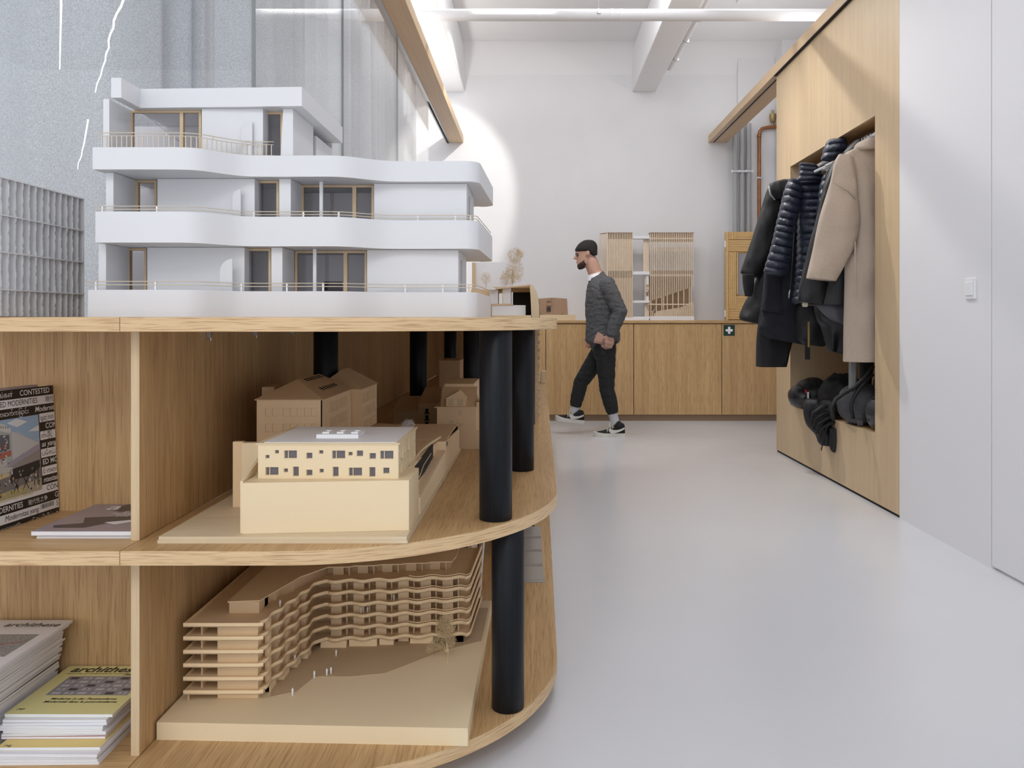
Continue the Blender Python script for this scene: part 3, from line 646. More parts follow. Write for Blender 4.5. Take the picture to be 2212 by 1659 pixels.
# contour layers behind
for i, (y0, x0, h) in enumerate(((2.48, -.56, .004), (2.58, -.54, .007), (2.68, -.52, .010), (2.77, -.50, .013))):
    MB().poly([(x0, y0), (-.40, y0-.02), (-.280, y0-.04), (-.280, 2.825), (x0, 2.825)], TZ-.035, lambda x, y, h=h, y0=y0: TZ-.004-.03*max(0, min(1, (y0-2.2)/.6))+h*.5).build('contour_layer', M['mdf'], r)
for x, y in ((-.335, 2.16), (-.35, 2.07), (-.36, 2.24)): B(x-.009, x+.009, y-.006, y+.006, TZ-.004, TZ).build('bench', M['mdf_dark'], r)
# stair at the left of the school block
for i in range(16): B(-.664, -.628, 1.80+i*.0135, 1.80+(i+1)*.0135+.01, BZ+.10, .678+i*.0036).build('stair_tread', M['ply'], r)
MB().poly([(-.6485, 1.728), (-.6425, 1.728), (-.660, 1.985), (-.668, 1.985)], BZ, lambda x, y: TZ+.003+.05*(y-1.728)/.255).build('stair_wall', M['cream'], r)
B(-.733, -.669, 1.962, 1.984, BZ, .734).build('stair_wall', M['cream'], r); B(-.758, -.733, 1.970, 1.984, BZ, .736).build('stair_wall', M['mdf'], r)
# white roofed school block
X0, X1, Y0, Y1 = -.625, -.309, 1.772, 2.035; H1 = .0775; mb = MB(); yf = lambda u: Y0
hol = []; ups = F/Y0
def hx(cpx): return XX(540+cpx/5.53, Y0)          # from the close-up crop of this facade
def hz(cpy): return ZZ(790+cpy/5.53, Y0)
W_ = [(184,232,1066,1110),(297,345,1008,1052),(407,560,1012,1110),(672,745,1040,1112),(825,875,1010,1055),(980,1137,1014,1112),(1175,1225,1030,1075),(1274,1350,1013,1084),(1427,1503,1044,1115),(1555,1713,1016,1116),
      (184,340,1212,1310),(403,453,1228,1275),(513,583,1206,1322),(672,745,1243,1315),(830,880,1232,1280),(988,1058,1208,1325),(1180,1338,1218,1318),(1424,1497,1212,1328),(1590,1665,1218,1290)]
hol = [(hx(a), hx(b), hz(d), hz(c)) for a, b, c, d in W_]
wall_holes(mb, X0, X1, TZ, TZ+H1, hol, lambda u, v: ((u, Y0, v), (u, Y0+.006, v)))
PANE = mat('mauve_pane', (.13,.115,.125), .2)
fac = mb.build('school_facade', M['cream'], r)
for i, (a, b, c, d) in enumerate(hol):
    wmb = MB()
    if b-a > .022: wmb.box(a+(b-a)*.27, a+(b-a)*.27+.0016, Y0+.0035, Y0+.0055, c, d)
    t = .0008; wmb.box(a, a+t, Y0+.004, Y0+.0055, c, d).box(b-t, b, Y0+.004, Y0+.0055, c, d).box(a+t, b-t, Y0+.004, Y0+.0055, d-t, d).box(a+t, b-t, Y0+.004, Y0+.0055, c, c+t)
    f = wmb.build('window', M['cream'], fac)
    B(a, b, Y0+.0056, Y0+.0062, c, d).build('pane', PANE, fac)
mb = MB(); sh = []
def sy(k): return Y0+.012+(Y1-Y0-.02)*k
for a, b, z0_, z1_ in ((.03,.06,.042,.062),(.10,.22,.035,.065),(.30,.36,.040,.062),(.46,.60,.038,.068),(.68,.72,.045,.062),(.78,.84,.040,.065),(.92,.97,.045,.068),
                       (.02,.15,.004,.026),(.24,.29,.008,.030),(.42,.45,.010,.024),(.56,.63,.008,.030),(.70,.74,.012,.028),(.82,.85,.004,.034),(.88,.98,.006,.034)): sh.append((sy(a), sy(b), TZ+z0_, TZ+z1_))
wall_holes(mb, Y0+.006, Y1, TZ, TZ+H1, sh, lambda u, v: ((X1, u, v), (X1-.004, u, v))); sw = mb.build('school_side', M['cream'], r)
for a, b, c, d in sh: B(X1-.0065, X1-.004, a, b, c, d).build('blind_window', M['ply'], sw)
MB().box(X0, X0+.005, Y0+.006, Y1, TZ, TZ+H1).box(X0, X1, Y1-.005, Y1, TZ, TZ+H1).build('school_rear', M['cream'], r)
B(X0+.005, X1-.007, Y0+.10, Y0+.104, TZ, TZ+H1).build('inner_wall', M['white'], r); B(X0+.005, X1-.005, Y0+.0065, Y0+.10, TZ+.037, TZ+.040).build('inner_floor', M['white'], r)
for k in range(5): B(X0+.04+k*.06, X0+.042+k*.06, Y0+.012, Y0+.10, TZ, TZ+H1).build('inner_wall', M['white'], r)
B(X0-.004, X1+.004, Y0-.004, Y1+.003, TZ+H1, TZ+H1+.0022).build('eaves_board', M['cream'], r)
B(X0+.012, X1-.006, Y0+.006, Y1-.004, TZ+H1+.0022, TZ+H1+.0036).build('roof', M['white'], r)
bx0, bx1 = XX(687, 1.85), XX(777, 1.85)
rb = B(bx0, bx1, 1.835, 1.905, TZ+H1+.0036, TZ+H1+.0125).build('roof_box', M['white'], r)
for k in range(3):
    x = bx0+.018+k*.034; MB().box(x-.008, x+.008, 1.85, 1.853, TZ+H1+.0125, TZ+H1+.016).box(x-.008, x+.008, 1.882, 1.885, TZ+H1+.0125, TZ+H1+.016).box(x-.008, x-.006, 1.853, 1.882, TZ+H1+.0125, TZ+H1+.016).box(x+.006, x+.008, 1.853, 1.882, TZ+H1+.0125, TZ+H1+.016).build('skylight', M['white'], rb)
# hip roofed hall
HZ = TZ; E = .824
def hiproof(x0, x1, y0, y1, ze, zr, ov, ridge, mt, nm='hip_roof'):
    (ra, ya), (rb_, yb) = ridge; x0 -= ov; x1 += ov; y0 -= ov; y1 += ov
    MB().add([(x0,y0,ze),(x1,y0,ze),(x1,y1,ze),(x0,y1,ze),(ra,ya,zr),(rb_,yb,zr),(x0,y0,ze-.002),(x1,y0,ze-.002),(x1,y1,ze-.002),(x0,y1,ze-.002)],
             [(0,1,4),(1,2,5,4),(2,3,5),(3,0,4,5),(9,8,7,6),(0,6,7,1),(1,7,8,2),(2,8,9,3),(3,9,6,0)]).build(nm, mt, r)
def slotwall(axis, c, t, u0, u1, z0, z1, holes, nm, mt, back):
    mb = MB()
    fn = (lambda u, v: ((u, c, v), (u, c+t, v))) if axis == 'y' else (lambda u, v: ((c, u, v), (c-t, u, v)))
    wall_holes(mb, u0, u1, z0, z1, holes, fn); o = mb.build(nm, mt, r); return o
hx0, hx1, hy0, hy1 = -.762, -.584, 2.15, 2.50; B(hx0+.003, hx1-.003, hy0+.003, hy1, HZ, E-.002).build('hall_core', M['mdf_dark'], r)
fh = []
for cz_ in ((505, 604), (692, 792)):
    for a, b in ((182,237),(267,322),(395,457),(478,540),(562,622),(647,710),(733,795)):
        fh.append((XX(540+a/5.53, hy0), XX(540+b/5.53, hy0), ZZ(790+cz_[1]/5.53, hy0), ZZ(790+cz_[0]/5.53, hy0)))
fw = slotwall('y', hy0, .0028, hx0, hx1, HZ, E-.002, fh, 'hall_front', M['mdf'], None)
for a, b, c, d in fh: B(a+.0004, b-.0004, hy0+.0012, hy0+.0028, c+.0004, d-.0004).build('blind_window', M['mdf'], fw)
sh = []
for rw in (0, 1, 2):
    for k in range(12):
        y = hy0+.085+k*.0165+(.012 if k > 5 else 0); sh.append((y, y+.007, E-.047-rw*.045, E-.016-rw*.045))
fw = slotwall('x', hx1, .0028, hy0, hy1, HZ, E-.002, sh, 'hall_side', M['mdf'], None)
hiproof(hx0, hx1, hy0, hy1, E, .871, .005, ((-.685, 2.265), (-.685, 2.49)), M['mdf_dark'])
hx2, hx3, hy2, hy3 = -.70, -.553, 2.501, 2.74; B(hx2, hx3-.003, hy2, hy3, HZ, E-.004).build('wing_core', M['mdf_dark'], r)
sh = []
for rw in (0, 1, 2):
    for k in range(7): y = hy2+.018+k*.029; sh.append((y, y+.012, E-.050-rw*.045, E-.018-rw*.045))
slotwall('x', hx3, .0028, hy2, hy3, HZ, E-.004, sh, 'wing_side', M['mdf'], None)
B(hx1+.0005, hx3, hy2-.0035, hy2-.0005, HZ, E-.004).build('wing_front', M['mdf'], r)
hiproof(hx2, hx3, hy2+.0, hy3, E-.002, .880, .004, ((-.632, 2.575), (-.632, 2.66)), M['mdf_dark'])
# roof lights (dark slots) on the slope towards the aisle
def slope_pt(y, t): return (hx1+.005+(-.685-hx1-.005)*t, y, E+(.871-E)*t+.0006)
for t, y0 in ((.30, 2.27), (.80, 2.30)):
    for k in range(6):
        y = y0+k*.030; a = Vector(slope_pt(y, t)); b = Vector(slope_pt(y, t+.14)); c = Vector((0, .010, 0)); nrm = Vector((.4, 0, .9))*.0012
        MB().ext([a, a+c, b+c, b], nrm).build('roof_light', M['dark'], r)
B(-.80, -.764, 2.30, 2.40, TZ, .845).build('chimney_block', M['mdf_dark'], r)
wire_tree((-.372, 2.30, TZ-.010), .06, [((-.372, 2.30, .735), (.020,.02,.016))], 200, mat('pale_wire', (.70,.66,.66), .6), .02, r, 9, .0006, .0006)

# ---------------------------------------------------------------- gabled town houses behind the site model
r = thing('townhouse_model', 'tan card model of a townhouse with dormer behind the site model', 'model', (-.28, 3.15, SZ))
tx0, tx1, ty = XX(944, 2.95), XX(1035, 2.95), 2.95
B(tx0, tx1-.012, ty, ty+.40, SZ, ZZ(881, ty)).build('body', M['mdf'], r); B(tx1-.012, tx1, ty+.02, ty+.40, SZ, ZZ(870, ty)).build('side_body', M['mdf'], r); B(tx1-.012, tx1, ty, ty+.02, SZ, ZZ(930, ty)).build('side_sill', M['mdf'], r)
ze = ZZ(881, ty); B(tx0-.009, tx1-.010, ty-.006, ty+.40, ze, ze+.004).build('eaves', M['mdf'], r)
MB().ext([(tx0+.01, ty+.02, ze+.004), (tx1-.014, ty+.02, ze+.004), (tx1-.014, ty+.10, ZZ(833, ty)-.012), (tx0+.01, ty+.10, ZZ(833, ty)-.012)], (0, .006, 0)).build('mansard', M['mdf_dark'], r)
MB().add([(XX(947,ty),ty+.10,ze+.004),(tx1+.002,ty+.10,ze-.008),(tx1-.028,ty+.10,ZZ(834,ty)),(XX(949,ty)+.008,ty+.10,ZZ(834,ty)),(XX(947,ty),ty+.40,ze+.004),(tx1+.002,ty+.40,ze-.008),(tx1-.028,ty+.40,ZZ(834,ty)),(XX(949,ty)+.008,ty+.40,ZZ(834,ty))],
         [(0,1,2,3),(7,6,5,4),(1,5,6,2),(2,6,7,3),(3,7,4,0),(0,4,5,1)]).build('gable_roof', M['mdf'], r)
dz0, dz1 = ze+.004, ZZ(862, ty); dx0, dx1 = XX(963, ty), XX(1005, ty); dm = B(dx0, dx1, ty+.012, ty+.10, dz0, dz1).build('dormer', M['mdf'], r)
MB().add([(dx0-.004,ty+.008,dz1),(dx1+.004,ty+.008,dz1),((dx0+dx1)/2+.01,ty+.008+.01,ZZ(846,ty)),(dx0-.004,ty+.10,dz1),(dx1+.004,ty+.10,dz1),((dx0+dx1)/2+.01,ty+.10,ZZ(846,ty))],[(0,1,2),(5,4,3),(0,3,4,1),(1,4,5,2),(2,5,3,0)]).build('dormer_roof', M['mdf'], r)
for k in range(2): B(dx0+.008+k*.036, dx0+.028+k*.036, ty+.0105, ty+.012, dz0+.003, dz1-.004).build('dormer_window', M['basswood'], dm)
B(XX(973,ty+.15), XX(987,ty+.15), ty+.15, ty+.18, ZZ(836,ty+.15), ZZ(828,ty+.15)).build('chimney', M['basswood'], r)
for a, b, c, d in ((990,997,887,897),(971,979,908,914),(988,990,906,914),(992,1000,914,921)): B(XX(a,ty), XX(b,ty), ty-.0012, ty-.0001, ZZ(d,ty), ZZ(c,ty)).build('blind_window', M['basswood'], r)
MB().box(tx1-.0005, tx1+.0015, ty+.03, ty+.055, ZZ(932,ty), ZZ(860,ty)).build('downpipe', M['basswood'], r)
r = thing('row_house_model', 'brown card model of low gabled row houses beyond the school site', 'model', (XX(890, 3.35), 3.4, SZ))
hd = 3.35
B(XX(850,hd), XX(905,hd), hd, hd+.25, SZ, ZZ(885,hd)).build('body', M['mdf_dark'], r); B(XX(905,hd), XX(948,hd), hd-.02, hd+.25, SZ, ZZ(870,hd)).build('body', M['mdf_dark'], r)
for a, b, e_, t_ in ((850,905,885,861),(905,948,870,842)):
    MB().add([(XX(a,hd)-.003,hd-.023,ZZ(e_,hd)),(XX(b,hd),hd-.023,ZZ(e_,hd)),(XX(b,hd),hd+.12,ZZ(t_,hd)),(XX(a,hd)+.012,hd+.12,ZZ(t_,hd)),(XX(a,hd)-.003,hd+.26,ZZ(e_,hd)),(XX(b,hd),hd+.26,ZZ(e_,hd))],[(0,1,2,3),(3,2,5,4),(0,3,4),(1,5,2),(0,4,5,1)]).build('gable_roof', M['mdf_dark'], r)
for k in range(3): 
    z = ZZ(870-0+22+k*14, hd-.02); B(XX(918,hd), XX(930,hd), hd-.038, hd-.02, z-.002, z).build('balcony', M['dark'], r); B(XX(920,hd), XX(927,hd), hd-.021, hd-.0195, z, z+.018).build('balcony_door', M['dark'], r)

# ---------------------------------------------------------------- slender balcony tower at the far end of the middle shelf
r = thing('tower_model', 'slender timber tower model with stacked balconies behind the far post', 'model', (.02, 3.86, SZ))
ya, yb = 3.80, 3.98; xw = XX(1166, ya)
B(xw-.13, xw-.006, ya, yb, SZ, .995).build('core', M['basswood'], r)
zb = SZ+.02
while zb < .97:
    B(xw-.10, xw, ya-.004, yb, zb, zb+.004).build('floor_plate', M['basswood'], r); B(xw-.003, xw, ya-.004, yb, zb+.004, zb+.012).build('parapet', M['basswood'], r)
    B(xw-.0058, xw-.0045, ya+.02, ya+.06, zb+.006, zb+.032).build('window', M['mdf_dark'], r); B(xw-.022, xw-.009, ya-.0012, ya-.0002, zb+.006, zb+.032).build('window', M['mdf_dark'], r)
    zb += .0385
B(xw-.13, xw, ya-.004, yb, .985, .995).build('roof', M['basswood'], r)
o = B(XX(1168,6.0), XX(1179.5,6.0), 6.0, 6.12, SZ, SZ+.095).build('timber_block', M['basswood'], origin=(.05,6.05,SZ), bevel=.004); tag(o, 'small timber block at the far end of the middle shelf', 'block')
o = B(XX(960,4.7)-.02, XX(997,4.7), 4.6, 4.9, SZ, SZ+.247).build('slat_box_model', M['mdf_dark'], origin=(-.5,4.75,SZ), bevel=.002); tag(o, 'dark brown box model deep in the shelf between the posts', 'model')

# ================================================================ apartment model on the lower shelf
AZ = Z1[1]; GZ = AZ+.040
r = thing('apartment_model', 'tan card model of an L shaped apartment block with wavy balconies', 'model', (-.5, 2.2, AZ))
MB().poly([(-.862, 1.79), (-.152, 1.763), (-.143, 2.566), (-.862, 2.566)], AZ, GZ).build('base_block', M['cream'], r)
lawn = [(631,1565),(645,1545),(632,1525),(628,1505),(680,1462),(760,1462),(830,1455),(870,1440),(960,1405),(1040,1385)]
def gp(px, py, z=GZ): d = (CH-z)*F/(py-CY); return (XX(px, d), d)
dk = mat('brown_ground', (.56,.41,.25), .8, var=.08, scale=14); lawnp = [gp(a, b) for a, b in lawn]
MB().poly([gp(588,1478), gp(584,1506), gp(640,1494)]+[gp(a, b) for a, b in lawn[4:]]+[(-.15, 2.5), (-.60, 2.5)], GZ, GZ+.0008).build('courtyard', dk, r)
# plan of the balcony edge: left wing towards the back, then the long wing to the right
LV = .0322; tops = [GZ+.030+LV*k for k in range(6)]          # tops of slabs
def aedge():
    pts = [(-.842, 1.880), (-.664, 1.880)]
    p0, p1 = Vector((-.660, 1.89)), Vector((-.606, 2.17)); n = 4
    for k in range(n*8+1):
        t = k/(n*8); w_ = .0042*math.sin(2*PI*t*n-.6); pts.append((p0.x+(p1.x-p0.x)*t+w_*.9, p0.y+(p1.y-p0.y)*t-w_*.35))
    q0, q1 = Vector((-.585, 2.190)), Vector((-.205, 2.225)); n = 5
    for k in range(n*8+1):
        t = k/(n*8); w_ = .0075*math.sin(2*PI*t*n+2.4); pts.append((q0.x+(q1.x-q0.x)*t, q0.y+(q1.y-q0.y)*t+w_))
    return crom(pts, 2)+[(-.196, 2.222), (-.188, 2.232), (-.184, 2.25), (-.172, 2.53)]
EDG = aedge(); RING = EDG+[(-.842, 2.53)]
for k, z in enumerate(tops):
    MB().poly(RING, z-.0100, z-.0078).build('floor_slab', M['mdf'], r, True, angle=.5)
    MB().strip(EDG, z-.0100, z, .0022).build('balcony_band', M['cream'] if False else mat('tan_card_edge', (.88,.67,.41), .65) if k == 0 else bpy.data.materials['tan_card_edge'], r, True, angle=.6)
    if 0 < k: MB().strip([p for p in EDG if p[0] > -.36 and p[1] > 2.1], z+.0035-.0, z+.0055, .0018).build('handrail', bpy.data.materials['tan_card_edge'], r, True, angle=.6)
    MB().strip([(-.838, 2.50), (-.838, 1.884)], z-.009, z, -.002).build('balcony_band', bpy.data.materials['tan_card_edge'], r)
INN = offset_path(EDG, .030)
EC = M['mdf']
for k in range(6):
    za = (GZ if k == 0 else tops[k-1]-.0078); zb = tops[k]-.0100
    B(-.770, -.672, 1.905, 2.02, za, zb).build('end_wall', bpy.data.materials['tan_card_edge'], r)
    B(-.665, -.655, 1.935, 1.95, za, zb).build('fin_wall', EC, r)
    # piers along the left wing and the long wing, dark openings between
    for j in range(5):
        t = (j+.35)/5; x = -.668+.048*t; y = 1.93+.24*t
        B(x-.03, x+.002, y, y+.020, za, zb).build('pier', EC, r)
    for j in range(6):
        t = (j+.1)/6; x = -.585+.375*t; y = 2.235+.030*t
        B(x, x+.030, y-.010, y+.03, za, zb).build('pier', EC, r); B(x+.043, x+.046, y-.008, y+.03, za, zb).build('fin_wall', EC, r)
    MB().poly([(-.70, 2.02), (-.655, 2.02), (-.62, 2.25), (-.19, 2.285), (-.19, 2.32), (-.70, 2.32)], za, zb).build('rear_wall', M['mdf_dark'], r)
    if k == 0:
        for j, (a, b) in enumerate(((-.60, -.528), (-.523, -.445), (-.440, -.400), (-.355, -.29), (-.285, -.205))): B(a, b, 2.195+.02*j*.5, 2.235, GZ, zb).build('ground_wall', bpy.data.materials['tan_card_edge'], r)
        for j, (y0, y1) in enumerate(((1.935, 1.98), (2.0, 2.045), (2.07, 2.105), (2.125, 2.16))): B(-.70, -.652+.012*j, y0, y1, GZ, zb).build('ground_wall', bpy.data.materials['tan_card_edge'], r)
        for y in (1.89, 2.1, 2.3): B(-.836, -.832, y, y+.004, GZ, zb).build('leg_post', M['mdf_dark'], r)
    else: B(-.812, -.808, 1.91, 2.4, za, zb).build('fin_wall', EC, r)
# penthouse
tz = tops[5]; B(-.765, -.690, 1.965, 2.45, tz-.009, tz+.020).build('penthouse', M['mdf'], r)
zz = []
for j in range(4): zz += [(-.690+.013*j, 1.965+.05*j+.004), (-.682+.013*j, 1.965+.05*j+.034)]
for j in range(5): zz += [(-.590+.072*j, 2.235+.012*j), (-.530+.072*j, 2.238+.012*j)]
MB().poly([(-.767, 1.960)]+zz+[(-.235, 2.34), (-.235, 2.50), (-.767, 2.50)], tz+.020, tz+.023).build('penthouse_roof', bpy.data.materials['tan_card_edge'], r)
MB().poly([(-.70, 2.06), (-.65, 2.12), (-.60, 2.275), (-.25, 2.32), (-.25, 2.48), (-.70, 2.48)], tz-.009, tz+.020).build('penthouse', M['mdf_dark'], r)
for j in range(5): B(-.582+.068*j, -.552+.068*j, 2.262+.012*j, 2.285+.012*j, tz-.009, tz+.020).build('pier', EC, r); B(-.536+.068*j, -.533+.068*j, 2.255+.012*j, 2.30+.012*j, tz-.009, tz+.020).build('fin_wall', EC, r)
for j in range(4): B(-.715+.013*j, -.690+.013*j, 2.005+.05*j, 2.03+.05*j, tz-.009, tz+.020).build('pier', EC, r)
# scale figures
def figure(px, py, z=GZ, h=.0185, d=None):
    """a tiny card person: legs, coat, shoulders and head in one turned body"""
    if d is None: x, y = gp(px, py, z)
    else: x, y = XX(px, d), d
    R = []; 
    for t, wx, wy in ((0,.10,.08),(.02,.13,.10),(.25,.09,.08),(.45,.12,.09),(.62,.13,.08),(.78,.16,.08),(.83,.10,.07),(.86,.05,.05),(.89,.065,.065),(.95,.075,.075),(1.0,.03,.03)):
        R.append([(x+wx*h*math.cos(2*PI*i/8), y+wy*h*math.sin(2*PI*i/8), z+t*h) for i in range(8)])
    MB().rings(R).build('scale_figure', M['white'], r, True)
for px, py in ((726,1418),(679,1464),(706,1459),(715,1456),(632,1502)): figure(px, py)
figure(605, 0, tops[5]-.009, d=2.01); figure(637, 0, tops[0]-.009, d=2.06); figure(851, 0, tops[3]-.009, d=2.235); figure(780, 0, tops[2]-.009, d=2.225); figure(794, 0, tops[2]-.009, d=2.227)
tb = gp(966, 1432); tb = (tb[0], tb[1], GZ); td = tb[1]
wire_tree(tb, .13, [(P(962,1362,td), (.026,.024,.030)), (P(945,1390,td), (.020,.02,.018)), (P(957,1345,td), (.018,.018,.018)), (P(930,1400,td), (.012,.012,.012)), (P(975,1385,td), (.012,.012,.018))], 1500, mat('olive_twig', (.66,.50,.28), .7, var=.2, scale=60), .03, r, 5, .0006, .0018, ln=.011)

# things further back on the lower shelf
r = thing('card_box', 'plain tan card box model behind the apartment block', 'model', (-.33, 2.8, AZ))
d = 2.74; B(XX(700, d), XX(1011, d), d, d+.45, AZ, ZZ(1150, d)).build('body', M['mdf'], r); B(XX(700, d)-.002, XX(1011, d)+.002, d-.002, d+.452, ZZ(1150, d), ZZ(1150, d)+.004).build('lid', M['mdf_dark'], r)
r = thing('terraced_board_model', 'flat grey stepped board model beside the lower post', 'model', (.0, 3.0, AZ))
gy = mat('taupe_board', (.42,.38,.34), .7)
for i in range(4): B(XX(1060,2.9)+.01, .030-.002*i, 2.88+i*.16, 2.88+(i+1)*.16-.002, AZ, AZ+.006+.009*i).build('board', gy, r)
B(XX(1118,2.87), .035, 2.86, 2.88, AZ, AZ+.004).build('board', gy, r)
r = thing('folded_card_model', 'small folded white card model with red stripe beside the lower post', 'model', (XX(1026, 2.7), 2.7, AZ))
d = 2.68; zc_ = ZZ(1150, d)
for i, (a, b, lean, m_) in enumerate(((1011,1013,.0,'white'),(1024,1026,.006,'white'),(1034,1037,.012,'white'))):
    MB().ext([(XX(a,d), d, AZ), (XX(a,d)+.003, d, AZ), (XX(b,d)+.003+lean, d, zc_), (XX(b,d)+lean, d, zc_)], (0, .07, 0)).build('card_leaf', M['white'], r)
B(XX(1013,d)+.002, XX(1024,d), d+.02, d+.022, AZ, ZZ(1205,d)).build('card_back', M['white'], r); B(XX(1027,d)+.002, XX(1033,d), d+.03, d+.032, AZ, zc_-.01).build('red_leaf', mat('red_card', (.30,.05,.03), .6), r)
B(XX(1026,d), XX(1036,d), d-.002, d+.0, AZ, AZ+.035).build('card_foot', M['white'], r)
# ================================================================ magazines
def text_geo(s, size, shear=0, bold=0):
    cu = bpy.data.curves.new('lettering', 'FONT'); cu.body = s; cu.size = size; cu.shear = shear; cu.offset = bold*size; cu.resolution_u = 3; cu.fill_mode = 'FRONT'
    ob = bpy.data.objects.new('lettering_tmp', cu); COL.objects.link(ob); bpy.context.view_layer.update()
    me = ob.evaluated_get(bpy.context.evaluated_depsgraph_get()).to_mesh(); vs = [v.co.copy() for v in me.vertices]; fs = [tuple(p.vertices) for p in me.polygons]
    ob.to_mesh_clear(); bpy.data.objects.remove(ob); bpy.data.curves.remove(cu); return vs, fs
class Cover:
    """a printed sheet: origin, right axis, up axis, clipped to its own size"""
    def __init__(s, O, U, V, w, h, parent): s.O, s.U, s.V = Vector(O), Vector(U).normalized(), Vector(V).normalized(); s.N = s.U.cross(s.V).normalized(); s.w, s.h, s.p = w, h, parent
    def at(s, u, v, e=0): return s.O+s.U*u+s.V*v+s.N*e
    def patch(s, pts, m, e=.0003, nm='print_patch'):
        pts = [(min(max(u, 0), s.w), min(max(v, 0), s.h)) for u, v in pts]
        return MB().add([s.at(u, v, e) for u, v in pts], [tuple(range(len(pts)))]).build(nm, m, s.p, fix=False)
    def rect(s, u0, u1, v0, v1, m, e=.0003, nm='print_patch'): return s.patch([(u0,v0),(u1,v0),(u1,v1),(u0,v1)], m, e, nm)
    def text(s, t, u, v, size, m, shear=0, bold=0, e=.0006, sx=1, right=False, clip=None):
        vs, fs = text_geo(t, size, shear, bold)
        if not vs: return
        if right: mxu = max(q.x for q in vs)*sx; u = u-mxu
        c = clip or (0, s.w, 0, s.h); bm = bmesh.new(); bv = [bm.verts.new((q.x*sx+u, q.y+v, 0)) for q in vs]
        for f in fs:
            try: bm.faces.new([bv[i] for i in f])
            except ValueError: pass
        for co, no in (((c[0],0,0),(-1,0,0)),((c[1],0,0),(1,0,0)),((0,c[2],0),(0,-1,0)),((0,c[3],0),(0,1,0))):
            bmesh.ops.bisect_plane(bm, geom=bm.verts[:]+bm.edges[:]+bm.faces[:], plane_co=co, plane_no=no, clear_outer=True)
        bm.verts.index_update(); V_ = [s.at(q.co.x, q.co.y, e) for q in bm.verts]; F_ = [tuple(q.index for q in f.verts) for f in bm.faces]; bm.free()
        if F_: return MB().add(V_, F_).build('lettering', m, s.p, fix=False)
INK = mat('print_black', (.012,.012,.013), .35); PW = mat('print_white', (.80,.80,.83), .35)
pages = mat('magazine_pages', (.86,.86,.88), .7, var=.12, scale=900, stretch=(.02,.02,1))
# ---- standing magazine with banded multilingual cover
U = Vector((.024, .2, 0)).normalized(); V = Vector((-.016, 0, .32)).normalized(); Wd, Ht = .235, .318
O = Vector((-1.202, 1.985, SZ+.001))-U*Wd
r = thing('standing_magazine', 'magazine with black and white lettered bands leaning upright in the bay', 'magazine', tuple(O))
N = U.cross(V).normalized()
def slab(O, U, V, N, w, h, t, nm, m, par):
    a = [O, O+U*w, O+U*w+V*h, O+V*h]; return MB().ext([tuple(p) for p in a], tuple(-N*t)).build(nm, m, par)
slab(O-N*.0005, U, V, N, Wd-.001, Ht-.001, .012, 'pages', pages, r); slab(O, U, V, N, Wd, Ht, .0005, 'cover', INK, r)
c = Cover(O, U, V, Wd, Ht, r); bh = Ht/14.5
def vrow(k): return Ht-(k+1)*bh
for k in (1, 3, 5, 7, 9, 11, 13): c.rect(0 if k in (1, 13, 11) else .184, Wd, max(0, vrow(k)), vrow(k)+bh*.97, PW)
def ln(k, t, u, col, shear=0, bold=0, sz=.0185, right=False, clip=None, sx=.92): c.text(t, u, vrow(k)+bh*.24, sz, col, shear, bold, sx=sx, right=right, clip=clip)
ln(0, 'தத்துவங்கள்', .104, PW, right=True, sz=.016); ln(0, 'CONTESTED', .125, PW, bold=.012)
ln(1, 'CONTESTED MODERNITIES', .180, INK, right=True, sx=.80); ln(1, '現代', .206, INK, sz=.016)
ln(2, 'ချိုင် ကောက်ကြောင်း', .150, PW, right=True, sz=.015); ln(2, 'Modernitas', .170, PW, .22, .012)
for k, t, col, sh, bo, sz in ((3,'ព្រួញភាព',INK,0,0,.014),(5,'တ်ပြိုင်',INK,0,0,.015),(6,'as yang',PW,.22,.012,.0185),(7,'போட்டி',INK,0,0,.015),(8,'ED MODERN',PW,0,.012,.0185),(9,'င် ကောက်',INK,0,0,.015),(10,'ntestasi',PW,.22,.012,.0185)):
    ln(k, t, .187, col, sh, bo, sz, clip=(.184, Wd, 0, Ht))
ln(4, 'CONTESTED', .202, PW, 0, .012); ln(11, 'CONTESTED', .196, INK)
ln(12, 'MODERNITIES', .118, PW, 0, .008, right=True, sx=.82); ln(12, '現代性之争', .134, PW, sz=.014); ln(12, 'Gaya', .222, PW)
ln(13, 'Modernitas yang', .168, INK, .18, right=True, sx=.85); ln(13, 'S', .226, INK)
ln(14, 'ជម្រៅភាពប្រកួតប្រជែង', .11, PW, right=True, sz=.013); ln(14, 'போட்டியிட்ட நவீன', .135, PW, sz=.014)
c.rect(.170, .222, vrow(13)+.001, vrow(13)+bh*.95, PW, .0007, 'barcode_label')
rnd = random.Random(2); u = .173
while u < .218:
    w_ = rnd.choice((.0006, .001, .0016)); c.rect(u, u+w_, vrow(13)+.008, vrow(13)+bh*.88, INK, .0009, 'barcode_bar'); u += w_+rnd.choice((.0008, .0014))
